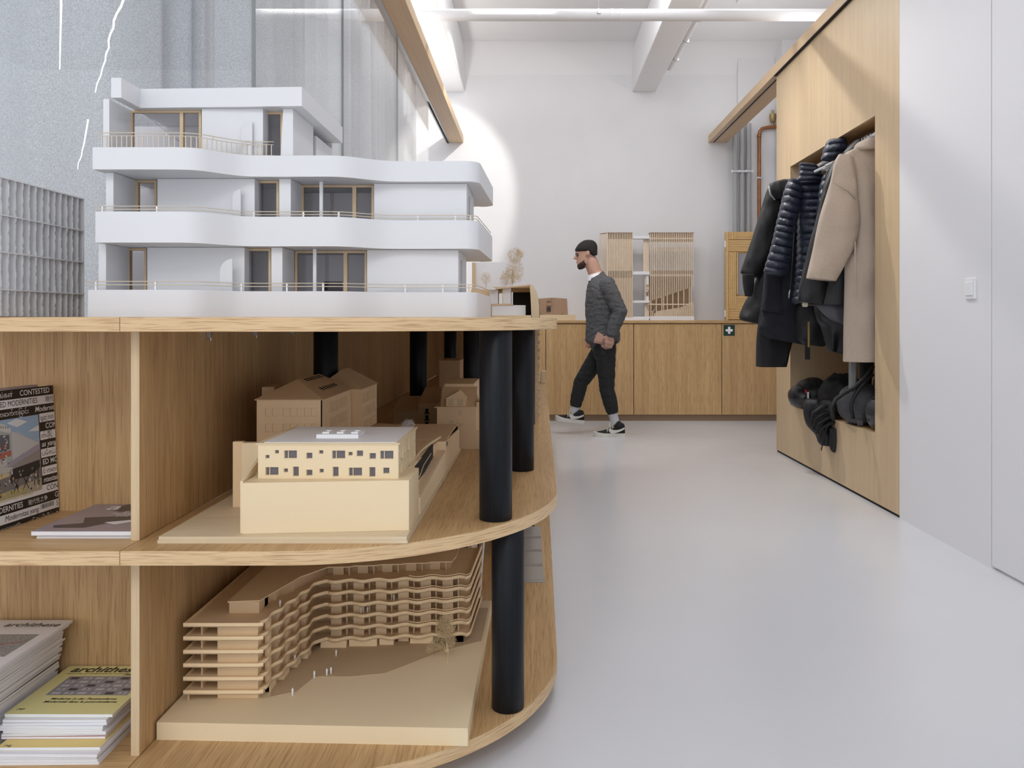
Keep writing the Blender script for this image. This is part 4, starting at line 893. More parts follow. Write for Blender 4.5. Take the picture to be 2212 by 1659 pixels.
# cover picture: street scene in flat colour shapes
cm = lambda n, q: mat(n, q, .35)
v0, v1 = vrow(11)+bh*.55, vrow(3)+bh*.92; du, dv = .181, v1-v0
c.rect(0, du, v0, v1, cm('print_sky', (.32,.47,.66)), .0004, 'picture')
def pic(pts, col, nm, e=.0006): c.patch([(du*a, v0+dv*b) for a, b in pts], cm(nm, col), e, 'picture_shape')
pic([(.45,.95),(.62,.99),(.8,.93),(.62,.88)], (.72,.76,.80), 'print_cloud'); pic([(.80,.80),(1,.86),(1,.78)], (.70,.74,.78), 'print_cloud2')
pic([(0,.30),(0,.97),(.25,.99),(.42,.93),(.52,.84),(.52,.30)], (.40,.45,.44), 'print_facade'); pic([(0,.86),(.22,.90),(.5,.82),(.52,.87),(.40,.95),(.2,.98),(0,.93)], (.62,.63,.62), 'print_band', .0008)
pic([(.15,.60),(.48,.62),(.48,.80),(.30,.82),(.15,.78)], (.12,.13,.16), 'print_billboard', .0008); pic([(.15,.50),(.50,.53),(.50,.60),(.15,.58)], (.42,.13,.10), 'print_red', .0009); pic([(.17,.40),(.42,.42),(.42,.51),(.17,.50)], (.55,.52,.50), 'print_poster', .0009)
pic([(.52,.84),(.62,.80),(1,.62),(1,.50),(.52,.45)], (.55,.56,.57), 'print_wing', .0007); pic([(.42,.44),(1,.62),(1,.54),(.45,.39)], (.36,.34,.42), 'print_canopy', .0010)
pic([(.0,.30),(.45,.33),(.52,.38),(.3,.42),(0,.38)], (.50,.50,.46), 'print_balcony', .0009); pic([(.15,.25),(.45,.28),(.45,.32),(.15,.31)], (.62,.50,.26), 'print_stall', .0011)
pic([(0,0),(0,.30),(.4,.27),(1,.34),(1,0)], (.20,.18,.17), 'print_street', .0008); pic([(.45,.22),(.52,.36),(.98,.40),(.98,.30),(.8,.22)], (.02,.022,.028), 'print_awning', .0012)
pic([(0,0),(0,.05),(1,.16),(1,0)], (.42,.38,.28), 'print_ground', .0010)
for a, b, c_, d_ in ((.5,.05,.62,.28),(.58,.05,.50,.26),(.66,.06,.78,.26),(.76,.06,.66,.26),(.86,.08,.88,.30),(.92,.08,.94,.30)): pic([(a,b),(a+.012,b),(c_+.012,d_),(c_,d_)], (.01,.01,.012), 'print_pole', .0014)
pic([(0,.28),(.06,.30),(.12,.26),(.22,.12),(.26,.10),(.20,.06),(0,.08)], (.10,.13,.17), 'print_jacket', .0013); pic([(0,.05),(.10,.12),(.20,.09),(.22,.02),(0,0)], (.55,.30,.05), 'print_shorts', .0015)
pic([(.52,.46),(1,.55),(1,.32),(.42,.28),(.42,.40)], (.30,.28,.27), 'print_lower_wing', .00075)
rp = random.Random(8); dm_ = [cm('fleck_%s' % n_, q_) for n_, q_ in (('dark', (.03,.03,.035)), ('pale', (.62,.62,.62)), ('rust', (.36,.12,.08)), ('teal', (.16,.26,.27)), ('ochre', (.42,.33,.16)))]
mbp = MB()
def fleck(u_, v_, a_, b_, k_): q_ = [(u_, v_), (u_+a_, v_+a_*.2), (u_+a_*.9, v_+b_), (u_-a_*.1, v_+b_*.9)]; mbp.add([c.at(du*min(max(x_, 0), 1), v0+dv*min(max(y_, 0), 1), .0016) for x_, y_ in q_], [(0, 1, 2, 3)], k_)
for _ in range(60): fleck(rp.uniform(.16,.44), rp.uniform(.42,.78), rp.uniform(.01,.04), rp.uniform(.008,.03), rp.choice((0,1,2,3,1)))
for _ in range(70): fleck(rp.uniform(.02,.95), rp.uniform(.03,.30), rp.uniform(.008,.03), rp.uniform(.01,.05), rp.choice((0,0,1,3,4)))
for k_ in range(9): fleck(.03+k_*.012, .46, .004, .36, 3 if k_ % 2 else 1)
for k_ in range(12): fleck(.04+k_*.038, .885+.02*math.sin(k_*.3), .008, .03, 0)
for k_ in range(11): fleck(.60+k_*.036, .80-k_*.016, .012, .035, 1)
mbp.build('picture_detail', dm_, r, fix=False)
ye = cm('print_yellow', (.65,.55,.05))
for i, t in enumerate(('CONTESTED MODERNITIES', 'Postkoloniale Architektur', 'und Identitätskonstruktion in Südostasien')): c.text(t, .130 if i < 2 else .150, v0+.010-i*.0072, .0072, ye, 0, .01 if i == 0 else 0, .0018, right=True)
# further magazines leaning behind it
r2 = thing('standing_magazine', 'thin magazine hidden behind the banded magazine, only its top edge showing', 'magazine', tuple(O-N*.014))
slab(O-N*.0135-U*.004+V*.001, U, V, N, Wd-.03, Ht+.004, .02, 'pages', mat('mauve_cover', (.42,.37,.38), .5), r2)

# ---- flat magazines
rn = random.Random(11)
def flat_mag(x0, y0, z, w, d, t, rz, coverm, label, group, pg=pages):
    r = thing('magazine', label, 'magazine', (x0+w/2, y0+d/2, z), group); cx_, cy_ = x0+w/2, y0+d/2
    MB().obox((cx_, cy_, z+.0003), (w-.0008, d-.0008, t-.0006), rz).build('pages', pg, r)
    MB().obox((cx_, cy_, z+t-.0003), (w, d, .0003), rz).build('cover', coverm, r); MB().obox((cx_, cy_, z), (w, d, .0003), rz).build('cover', coverm, r)
    return r, Cover((cx_+math.cos(rz)*-w/2-math.sin(rz)*-d/2, cy_+math.sin(rz)*-w/2+math.cos(rz)*-d/2, z+t), (math.cos(rz), math.sin(rz), 0), (-math.sin(rz), math.cos(rz), 0), w, d, r)
mv = mat('mauve_print', (.34,.28,.30), .4); dkp = mat('charcoal_print', (.07,.06,.065), .4)
flat_mag(-1.104, 1.740, SZ, .215, .245, .0075, 0, PW, 'thin white magazine under the mauve one in the upper bay', 'magazines lying in the upper bay')
r, c = flat_mag(-1.112, 1.734, SZ+.0076, .222, .255, .0095, 0, mv, 'mauve magazine with a big white letter lying in the upper bay', 'magazines lying in the upper bay')
c.patch([(.085,.255),(.222,.255),(.222,.21),(.105,.175),(.06,.20)], dkp); c.patch([(.05,.12),(.222,.15),(.222,.12),(.14,.085),(.10,.03),(.03,.03),(.02,.05),(.075,.07)], dkp, .0004)
c.patch([(.222,.12),(.120,.075),(.155,.055)], PW, .0006); c.patch([(.222,.245),(.19,.19),(.222,.185)], PW, .0006)
c.text('a', .055, .195, .075, PW, 0, .02, .0008); c.text('Swiss', .115, .165, .022, PW, 0, .01, .0008); c.text('Performance', .095, .147, .022, PW, 0, .01, .0008, sx=.9); c.text('2021', .115, .129, .022, PW, 0, .01, .0008); c.text('archi', .004, .006, .010, PW, 0, 0, .0008); c.text('//', .16, .232, .014, PW, 0, 0, .0008)

ORDN = 'first second third fourth fifth sixth seventh eighth ninth tenth eleventh twelfth thirteenth fourteenth fifteenth sixteenth seventeenth eighteenth nineteenth twentieth twenty-first twenty-second twenty-third twenty-fourth twenty-fifth twenty-sixth twenty-seventh twenty-eighth twenty-ninth thirtieth'.split()
# ---- right stack: yellow magazine on top
G2 = 'magazines in the yellow topped stack'
yl = mat('yellow_cover', (.80,.76,.36), .45); yl2 = mat('ochre_cover', (.80,.62,.22), .45); gc = [PW, PW, mat('grey_cover', (.55,.55,.57), .45), PW, mat('red_cover', (.42,.03,.03), .4), mat('silver_cover', (.40,.40,.42), .4), PW]
z = AZ; bx, by = -1.168, 1.700
for i in range(4):
    t = .0062; o_ = rn.uniform(-.005, .005); flat_mag(bx+o_, by-.012+rn.uniform(-.004,.004), z, .228, .272, t, rn.uniform(-.02,.02), gc[i % 4], ORDN[i]+' magazine from the bottom of the yellow topped stack', G2); z += t+.0002
rr_, c2 = flat_mag(bx+.004, by-.001, z, .222, .275, .0065, .008, yl2, 'ochre magazine whose front edge peeks out midway down the right stack', G2); c2.text('rvg', .012, .004, .012, INK, 0, .01); z += .0067
for i in range(7):
    t = .0060; flat_mag(bx+rn.uniform(-.004,.006)-.006, by+.030+rn.uniform(-.003,.003), z, .228, .255, t, rn.uniform(-.015,.02), gc[(i+4) % 7], ORDN[i]+' magazine above the ochre one in the yellow topped stack', G2); z += t+.0002
r, c = flat_mag(-1.176, 1.742, z, .240, .243, .0065, -.004, yl, 'yellow magazine with a grey picture grid lying on the right stack', G2)
pgm = mat('print_grey', (.30,.30,.35), .4); c.rect(.036, .226, .088, .185, pgm, .0003, 'picture')
for i in range(5):
    for j in range(6):
        u, v = .044+j*.031+rn.uniform(-.002,.002), .092+i*.019
        c.rect(u, u+.020, v, v+.011, mat('thumb', (.55,.54,.55), .4) if (i+j) == 0 else (bpy.data.materials['thumb'] if (i*3+j*5) % 4 else dkp), .0006, 'thumbnail')
        if (i+j) % 2: c.patch([(u+.004,v+.002),(u+.015,v+.006),(u+.012,v+.009)], INK, .0008)
c.text('archithese', .020, .208, .042, INK, .18, .022, sx=.98); c.text('Zeitschrift und Schriftenreihe für Architektur und Kunst', .020, .196, .0085, INK, .1); c.text('Jetzt?', .165, .190, .014, INK, .3, .01)
c.text('Moderne in der Postmoderne', .060, .066, .0125, INK, .25, .015); c.text('Modernité dans le post-moderne', .052, .052, .0125, INK, .25, .015); c.text('rvg', .014, .018, .013, INK, .2, .02)

# ---- tall left stack
G3 = 'magazines in the tall left stack'; z = AZ; cols = [PW, gc[2], PW, dkp, PW, gc[5], PW, gc[2]]
n = 29
for i in range(n):
    t = .0066; hi = i/n; xr = -1.190 if z < .175 else -1.190+.028*(z-.175)/.115
    flat_mag(xr-.215+rn.uniform(-.004,.002), 1.672+rn.uniform(-.006,.008)-.012*hi, z, .215, .297 if i % 3 else .285, t, rn.uniform(-.012,.012), cols[(i*5) % 8] if i != 6 else gc[4],
             ORDN[i]+' magazine from the bottom of the tall left stack', G3); z += t+.0002
r, c = flat_mag(-1.162-.230, 1.668, z, .232, .305, .0055, .0, PW, 'white magazine with a grey map on top of the tall left stack', G3)
c.text('archithese', .085, .262, .034, INK, .2, .012, sx=.95, clip=(0, .232, 0, .305)); c.rect(.09, .185, .2545, .2555, gc[2])
mp = mat('map_print', (.50,.51,.50), .5, var=.75, scale=420); c.rect(.0, .205, .09, .215, mp, .0003, 'picture')
redl = mat('red_line', (.55,.04,.04), .4); q = [(.02,.16),(.05,.175),(.07,.162),(.09,.178),(.11,.160),(.15,.152),(.18,.165),(.20,.175)]
for (a, b), (e_, f_) in zip(q, q[1:]): c.patch([(a,b),(e_,f_),(e_,f_+.003),(a,b+.003)], redl, .0006)
# ================================================================ coats on the rail
def loft(tab, d, n=32, sub=5, fold=.10, nf=5, seed=0, quilt=None, ycurve=None, power=2.4):
    """garment body or sleeve: rows (y_px, left_px, right_px, half thickness m[, tilt px of right side]) at depth d -> rings"""
    rnd = random.Random(seed); ph = [rnd.uniform(0, 6.28) for _ in range(6)]
    rows = [tuple(t)+((0,) if len(t) == 4 else ()) for t in tab]; pts = dense_rows(rows, sub*4 if quilt else sub)
    R = []
    for k, (y, xl, xr, t, tilt) in enumerate(pts):
        ring = []; xc, w = (xl+xr)/2, (xr-xl)/2
        q = 1.0
        if quilt: 
            zc_ = ZZ(y, d); q = .70+.45*abs(math.sin(PI*(zc_+.012*noise.noise(Vector((y*.02, seed, 0))))/quilt))**.5
        for i in range(n):
            a = 2*PI*i/n; ca, sa = math.cos(a), math.sin(a); ex = 2/power
            sx_ = math.copysign(abs(ca)**ex, ca); sy_ = math.copysign(abs(sa)**ex, sa)
            f = 1+fold*(math.sin(nf*a+ph[0]+.06*y)*.6+.5*math.sin((nf+3)*a+ph[1]-.035*y)+.35*math.sin(2*a+ph[2]+.05*y))
            px = xc+w*sx_*(1+(.10*(q-1) if quilt else 0)); py = y+tilt*sx_; x, _, z = P(px, py, d); wr = .016*noise.noise(Vector((x*9+seed, z*5, a)))+.009*noise.noise(Vector((x*22, z*14+seed, a*2))); x += wr*.35
            ring.append((x*1.0, d+t*sy_*f*q+wr*(1 if abs(sy_) > .2 else .3)+(ycurve(y) if ycurve else 0), z))
        R.append(ring)
    return R
def dense_rows(rows, sub):
    out = []
    for i in range(len(rows)-1):
        p = [rows[max(0, min(len(rows)-1, j))] for j in (i-1, i, i+1, i+2)]
        for k in range(sub):
            t = k/sub; out.append(tuple(.5*((2*b)+(-a+c)*t+(2*a-5*b+4*c-e)*t*t+(-a+3*b-3*c+e)*t**3) for a, b, c, e in zip(*p)))
    out.append(rows[-1]); return out
def cloth(name, col, var=.12, scale=120, rough=.85, bump=.25, bs=300, sheen=.2): return mat(name, col, rough, 0, var, scale, bump, bs, sheen=sheen)
Mw = cloth('beige_wool', (.56,.45,.36), .14, 160, .95, .35, 420); Mn = cloth('navy_quilt', (.030,.036,.060), .15, 40, .38, .35, 90, 0); Mk = cloth('black_softshell', (.009,.009,.012), .2, 60, .5, .2, 200, 0)
Mg = cloth('charcoal_wool', (.014,.014,.017), .25, 90, .85, .3, 320, 0); Mb = cloth('black_twill', (.011,.011,.013), .2, 40, .6, .2, 260, 0); Mc = cloth('navy_wool', (.012,.013,.019), .2, 80, .9, .3, 300, 0)
Ml = cloth('cream_lining', (.62,.58,.42), .05, 60, .8, .1, 200, 0); Mgr = cloth('grey_jersey', (.24,.24,.24), .1, 90, .9, .2, 250, 0)
hang = mat('hanger_grey', (.60,.60,.61), .45)
def hanger(root, d, w=.21, drop=.085):
    """hook over the rail, neck and two sloping arms"""
    hk = [(RX+.022*math.cos(a), d, RZ+.022*math.sin(a)) for a in [PI*1.15-i*PI*1.15/8 for i in range(9)]]+[(RX+.018, d, RZ-.02), (RX, d, RZ-.038), (RX, d, RZ-.055)]
    MB().tube(hk, .0022, 6).build('hanger_hook', M['steel'], root, True)
    MB().tube([(RX-w, d, RZ-.055-drop), (RX-w*.5, d, RZ-.055-drop*.45), (RX, d, RZ-.05), (RX+w*.5, d, RZ-.055-drop*.45), (RX+w, d, RZ-.055-drop)], [.008, .011, .012, .011, .008], 8).build('hanger_bar', hang, root, True)
def coat(name, label, d, body, sleeves, m, seed, fold=.10, quilt=None, nf=5, hg=True, extra=None, grp='coats on the clothes rail', pw=2.4):
    r = thing(name, label, 'coat', (RX, d, ZZ(body[-1][0], d)), grp)
    MB().rings(loft(body, d, 40, 6, fold, nf, seed, quilt, power=pw)).build('body', m, r, True, angle=1.3)
    for i, s in enumerate(sleeves): MB().rings(loft(s, d-.035, 24, 8, fold*.8, 4, seed+3+i, quilt)).build('sleeve', m, r, True, angle=1.3)
    if hg: hanger(r, d)
    return r
# beige wool coat, nearest
r = coat('beige_coat', 'long beige wool coat hanging nearest at the right end of the rail', 4.62,
     [(303,1872,1902,.025),(318,1850,1924,.045),(334,1822,1955,.055),(352,1812,1968,.062),(400,1822,1962,.072),(460,1842,1945,.075),(520,1846,1938,.078),(565,1828,1945,.080),(620,1826,1950,.085),(700,1824,1952,.085),(774,1823,1953,.088),(779,1823,1953,.085)],
     [[(338,1812,1842,.045,4),(360,1803,1846,.055,8),(400,1795,1850,.058,8),(460,1775,1857,.058,5),(500,1765,1854,.056,4),(540,1757,1840,.055,4),(580,1748,1818,.054,4),(602,1743,1806,.052,3),(604,1744,1805,.045,3)]], Mw, 3, .05)
MB().rings(loft([(300,1872,1900,.03),(306,1862,1905,.045,2),(314,1852,1915,.055,5),(322,1846,1925,.062,3),(326,1850,1922,.058,0)], 4.60, 28, 5, .03, 3, 2)).build('collar', Mw, r, True)
MB().strip([(XX(1845,4.54), 4.535), (XX(1847,4.54), 4.530)], ZZ(640,4.54), ZZ(522,4.54), .002).build('pocket_flap', Mw, r)
MB().tube([P(1798,392,4.522), P(1815,402,4.520), P(1832,412,4.521), P(1848,430,4.525)], .0035, 6).build('shoulder_seam', Mw, r, True)
# black softshell behind it
r = coat('softshell_jacket', 'black softshell jacket hanging just behind the beige coat', 4.82,
     [(318,1850,1882,.03),(335,1825,1900,.05),(352,1805,1915,.06),(380,1795,1925,.065),(440,1785,1930,.07),(520,1775,1930,.075),(600,1760,1930,.08),(645,1748,1925,.08),(656,1745,1920,.08),(660,1747,1918,.075)],
     [[(352,1800,1835,.04,5),(400,1782,1822,.05,5),(470,1765,1808,.05,4),(550,1744,1796,.052,4),(620,1728,1785,.052,4),(650,1724,1778,.05,4),(655,1726,1776,.045,4)]], Mk, 8, .10)
MB().rings(loft([(300,1858,1900,.035),(305,1848,1902,.055,3),(318,1838,1906,.065,6),(335,1822,1905,.06,6),(345,1825,1900,.05,3)], 4.80, 24, 5, .12, 4, 5)).build('hood', Mk, r, True)
MB().rings(loft([(645,1735,1742,.008),(656,1732,1746,.01),(663,1734,1744,.008)], 4.80, 12, 3, .05)).build('paper_tag', Ml, r, True)
# hooded navy puffer further in
r = coat('hooded_puffer', 'dark navy puffer with a stuffed hood on a grey hanger', 5.01,
     [(345,1812,1850,.03),(365,1790,1875,.05),(400,1772,1890,.07),(500,1762,1895,.08),(600,1752,1895,.085),(655,1748,1892,.085),(660,1750,1890,.08)], [], Mn, 15, .08, .052)
MB().rings(loft([(299,1800,1818,.02),(303,1790,1826,.05),(315,1783,1829,.07),(330,1779,1828,.075),(342,1776,1822,.06),(347,1780,1815,.04)], 5.0, 24, 5, .16, 4, 4, .05)).build('hood', Mn, r, True)
# navy puffer jacket
r = coat('puffer_jacket', 'navy quilted puffer jacket with stand collar and open zip', 5.20,
     [(383,1722,1800,.03),(398,1708,1812,.06),(420,1722,1815,.075),(480,1724,1815,.085),(560,1722,1810,.090),(620,1718,1805,.090),(650,1712,1800,.088),(657,1714,1798,.08)],
     [[(392,1704,1730,.045,6),(420,1694,1730,.058,6),(470,1682,1722,.060,5),(530,1668,1712,.058,5),(580,1653,1700,.055,4),(590,1651,1696,.050,4),(594,1655,1692,.04,3)]], Mn, 21, .05, .046)
MB().rings(loft([(352,1730,1748,.02),(356,1727,1762,.045,2),(370,1728,1772,.055,3),(386,1724,1778,.058,2),(396,1716,1775,.05,0)], 5.16, 24, 5, .08, 5, 6, .03)).build('collar', Mn, r, True)
MB().tube([P(1722,400,5.125), P(1717,470,5.12), P(1712,560,5.12), P(1707,625,5.12)], .004, 6).build('zip', mat('zip_dark', (.05,.05,.055), .4, .5), r, True)
MB().tube([P(1707,625,5.115), P(1705,634,5.115), P(1704,644,5.115)], [.004,.006,.003], 6).build('zip_pull', M['steel'], r, True)
# navy wool coat below the puffer
r = coat('wool_coat', 'dark navy wool coat showing below the puffer sleeve', 5.39,
     [(420,1740,1800,.03),(440,1715,1815,.06),(500,1700,1815,.07),(580,1660,1800,.08),(640,1652,1795,.085),(690,1644,1780,.085),(720,1640,1768,.085,8),(738,1660,1745,.08,8)],
     [[(590,1652,1702,.045,5),(640,1648,1700,.05,5),(672,1644,1702,.05,5),(676,1646,1700,.045,5)]], Mc, 30, .10)
for px, py in ((1723,686),(1700,695)): MB().lathe([(.0001,-.002),(.006,-.002),(.006,.002),(.0001,.002)], P(px, py, 5.32), 10).build('snap_button', M['steel'], r)
# charcoal long coat with cream lining edge
r = coat('charcoal_coat', 'longest charcoal wool coat, its square hem lowest of the far coats', 5.58,
     [(430,1745,1800,.03),(460,1715,1810,.06),(560,1690,1800,.07),(640,1650,1790,.08),(720,1636,1720,.08),(785,1634,1700,.075),(791,1635,1699,.07)], [], Mg, 40, .07)
MB().tube([P(1692,430,5.54), P(1685,470,5.54), P(1672,520,5.54), P(1660,570,5.54)], .006, 6).build('lining_edge', Ml, r, True)
# black parka, leftmost
r = coat('black_parka', 'black twill parka, leftmost coat with its sleeve sticking out', 5.77,
     [(393,1690,1740,.03),(405,1668,1760,.06),(440,1668,1770,.07),(520,1655,1765,.08),(600,1635,1755,.09),(660,1606,1720,.09),(690,1598,1680,.09,8),(699,1600,1672,.08,8)],
     [[(400,1664,1694,.05,4),(430,1652,1692,.058,5),(480,1638,1684,.058,6),(540,1618,1668,.058,6),(585,1602,1648,.056,6),(596,1600,1642,.05,6)]], Mb, 50, .08)
MB().rings(loft([(388,1690,1708,.02),(392,1668,1715,.05,-3),(404,1662,1716,.06,-4),(418,1668,1712,.055,-3),(430,1680,1705,.04,0)], 5.64, 24, 5, .10, 4, 6)).build('hood', Mb, r, True)
MB().tube([P(1661,402,5.60), P(1664,420,5.585), P(1674,432,5.58)], .006, 6).build('hood_edge', mat('silver_lining', (.35,.35,.37), .5), r, True)
MB().rings(loft([(592,1604,1630,.03),(620,1606,1628,.035),(640,1610,1624,.03)], 5.66, 16, 4, .05)).build('cuff', Mg, r, True)
# black clothes hanging low in the niche
r = coat('black_cardigan', 'black cardigan hanging low behind the navy coats with a dangling strap', 5.30,
     [(600,1740,1820,.04),(650,1722,1835,.08),(700,1715,1830,.09),(735,1720,1790,.08,5),(746,1735,1775,.05,3)], [], Mb, 60, .16, hg=False)
B(XX(1739,5.2), XX(1750,5.2), 5.20, 5.204, ZZ(777,5.2), ZZ(735,5.2)).build('strap', M['dark'], r); B(XX(1745,5.19), XX(1749,5.19), 5.19, 5.193, ZZ(750,5.19), ZZ(695,5.19)).build('cord', mat('ochre_cord', (.35,.22,.07), .7), r)
r = coat('black_sweatshirt', 'black sweatshirt drooping below the softshell jacket', 4.95,
     [(600,1760,1880,.04),(650,1758,1885,.08),(690,1765,1880,.09),(715,1775,1875,.085,8),(752,1785,1850,.06,8),(762,1790,1830,.04,4)], [], Mk, 66, .18, hg=False)
MB().rings(loft([(640,1760,1845,.03),(660,1758,1845,.05,8),(690,1785,1840,.04,6),(702,1815,1838,.02,2)], 4.86, 24, 4, .1, 4, 4)).build('lining_flap', cloth('slate_lining', (.10,.10,.12), .1, 60, .6, .1, 200, 0), r, True)
o = MB().rings(loft([(755,1836,1849,.03),(800,1835,1850,.035),(852,1834,1848,.03),(856,1835,1847,.02)], 4.75, 20, 5, .12)).build('grey_scarf', Mgr, None, True, origin=P(1841,856,4.75)); tag(o, 'grey scarf hanging down below the beige coat hem', 'scarf', 'coats on the clothes rail')
o = MB().rings(loft([(755,1858,1888,.03),(800,1858,1884,.04),(850,1860,1880,.03)], 4.9, 20, 5, .2, 7, 3)).build('knit_scarf', Mg, None, True, origin=P(1870,850,4.9)); tag(o, 'black knitted scarf hanging beside the grey scarf', 'scarf', 'coats on the clothes rail')
# spare hangers on the rail
for i in range(11):
    d = 4.66+i*.036
    r = thing('wire_hanger', ORDN[i]+' bare wire hanger on the rail counting from the beige coat', 'hanger', (RX, d, RZ-.12), 'bare wire hangers on the rail')
    hk = [(RX+.024*math.cos(a), d, RZ+.024*math.sin(a)) for a in [PI*1.2-k*PI*1.2/8 for k in range(9)]]+[(RX+.018, d, RZ-.02), (RX, d, RZ-.045)]
    MB().tube(hk, .0028, 6).build('hook', M['steel'], r, True); MB().tube([(RX-.17, d, RZ-.13), (RX, d, RZ-.045), (RX+.17, d, RZ-.13), (RX-.17, d, RZ-.13)], .002, 6).build('wire', M['steel'], r, True)
# ================================================================ bags in the niche
NF = NZ0
def blob(R_, c, seed, amp=.12, n=28, m=18, sq=1.0):
    """rounded soft body with folds"""
    rnd = random.Random(seed); off = Vector((rnd.random()*9, rnd.random()*9, rnd.random()*9)); rings = []
    for j in range(m+1):
        ph = -PI/2+PI*j/m; ring = []
        for i in range(n):
            th = 2*PI*i/n; v = Vector((math.cos(ph)*math.cos(th), math.cos(ph)*math.sin(th), math.sin(ph)))
            s = 1+amp*noise.noise(v*2.2+off)+amp*.5*noise.noise(v*5+off); ring.append((c[0]+R_[0]*v.x*s, c[1]+R_[1]*v.y*s, max(c[2]+R_[2]*v.z*s, NF+.001)))
        rings.append(ring)
    return rings
bd = 5.72
c0 = P(1748, 838, bd); r = thing('cycling_helmet', 'black helmet with red tag at the far end of the niche', 'helmet', (c0[0]+.02, bd, NF))
kn = mat('matt_black_shell', (.014,.014,.016), .5, var=.3, scale=30)
MB().rings(blob((.125,.15,.115), (c0[0]+.02, bd, NF+.105), 3, .06)).build('shell', kn, r, True)
for k in range(3): 
    a = P(1752+k*10, 838-2*k, bd-.16); MB().obox((a[0], bd-.148+.004*k, a[2]), (.012, .006, .04), .2).build('vent_slot', M['dark'], r)
a = P(1740, 845, bd-.14); B(a[0]-.006, a[0]+.006, bd-.152, bd-.138, a[2]-.012, a[2]+.012).build('red_tag', mat('red_tag', (.45,.02,.02), .5), r); a = P(1744.5, 851, bd-.14); B(a[0]-.006, a[0]+.006, bd-.153, bd-.139, a[2]-.03, a[2]+.015).build('white_tag', M['white'], r)
MB().rings(blob((.085,.12,.085), (c0[0]-.075, bd-.03, NF+.085), 8, .05)).build('visor', mat('dark_visor', (.02,.02,.025), .3), r, True)
r = thing('dark_bag', 'black fabric bag slumped behind the helmet', 'bag', (P(1790,850,5.45)[0]+.1, 5.45, NF)); MB().rings(blob((.16,.17,.14), (P(1790,840,5.45)[0]+.10, 5.45, NF+.12), 12, .2)).build('body', Mb, r, True)
# jacket draped over the edge of the niche
r = thing('draped_jacket', 'crumpled black jacket spilling over the niche edge towards the floor', 'jacket', (1.85, 5.1, .25))
jd = 5.12
R_ = loft([(862,1745,1812,.07),(872,1738,1822,.09),(895,1737,1826,.075),(920,1744,1826,.065),(940,1762,1824,.06),(955,1768,1815,.05),(962,1774,1800,.035)], jd, 44, 6, .28, 6, 7)
MB().rings([[(min(x, WX-.012+(.10 if z > NF+.012 else 0)), y, z) for x, y, z in q] for q in R_]).build('body', Mb, r, True)
MB().rings(loft([(925,1792,1824,.035),(945,1792,1822,.04),(965,1793,1812,.035),(974,1796,1808,.025),(977,1799,1806,.012)], jd-.09, 24, 5, .14, 4, 9)).build('sleeve', Mb, r, True)
MB().tube([P(1788,920,jd-.12), P(1782,935,jd-.13), P(1778,955,jd-.12), P(1774,973,jd-.11)], [.005,.006,.004,.003], 8).build('strap', M['dark'], r, True)
for i, (a, b, e) in enumerate(((1752,1800,880),(1756,1806,892),(1763,1812,903),(1770,1815,915))):
    MB().tube([P(a, e+34, jd-.085), P(a+4, e+12, jd-.10), P((a+b)/2, e, jd-.105), P(b, e-6, jd-.09)], [.006,.012,.014,.008], 8).build('fold', Mb, r, True)
# backpack
r = thing('backpack', 'grey and black backpack lying in the niche beside the draped jacket', 'backpack', (P(1840,900,4.8)[0]+.02, 4.8, NF)); pd_ = 4.80; pc = P(1836, 880, pd_)
MB().rings(blob((.125,.16,.135), (pc[0]+.06, pd_, NF+.125), 21, .10)).build('body', cloth('grey_nylon', (.06,.06,.07), .2, 50, .6, .2, 200, 0), r, True)
MB().rings(blob((.06,.12,.15), (pc[0]+.17, pd_-.06, NF+.15), 24, .10)).build('back_pad', Mb, r, True)
for pts in ([(1800,905),(1795,880),(1806,862),(1826,848),(1845,838),(1868,815),(1886,790)], [(1843,905),(1838,880),(1842,862),(1856,840),(1885,808)]):
    MB().tube([P(a, b, pd_-.19+.0012*(k*4)) for k, (a, b) in enumerate(pts)], [.012]*len(pts), 8).build('shoulder_strap', Mb, r, True)
a = P(1858, 914, 4.58); MB().obox((a[0], 4.58, max(a[2]-.012, NF+.002)), (.03, .012, .028), .3).build('buckle', mat('buckle', (.10,.10,.11), .3), r)
r = thing('glossy_helmet', 'glossy dark grey helmet half hidden at the near end of the niche', 'helmet', (P(1893,880,4.52)[0], 4.52, NF)); hc = P(1898, 880, 4.54)
gl = mat('gloss_shell', (.055,.058,.062), .12)
MB().rings(blob((.075,.09,.105), (max(hc[0], 1.985), 4.545, NF+.103), 33, .02)).build('shell', gl, r, True); MB().tube([(max(hc[0],1.985)+.05*math.cos(t), 4.545-.02+.06*math.sin(t), NF+.192) for t in [2*PI*k/20 for k in range(20)]], .006, 8).build('rim', kn, r, True)
# ================================================================ timber models on the back counter
KD = 8.30; CZ = 1.0405
def kx(px): return XX(px, KD)
def kz(py): return max(CZ, ZZ(py, KD))
r = thing('slatted_model', 'tall slatted timber facade model of two towers linked by white decks', 'model', (kx(1400), KD+.15, CZ))
bw = mat('birch', (.82,.67,.50), .6, var=.08, scale=20); bwd = mat('birch_dark', (.38,.25,.15), .7, var=.1, scale=15)
zb = kz(683); zt = ZZ(503, KD)
B(kx(1404), kx(1499), KD-.01, KD+.25, CZ, zb).build('base', M['white'], r); B(kx(1301), kx(1402), KD-.01, KD+.25, CZ, kz(686)).build('base', M['white'], r)
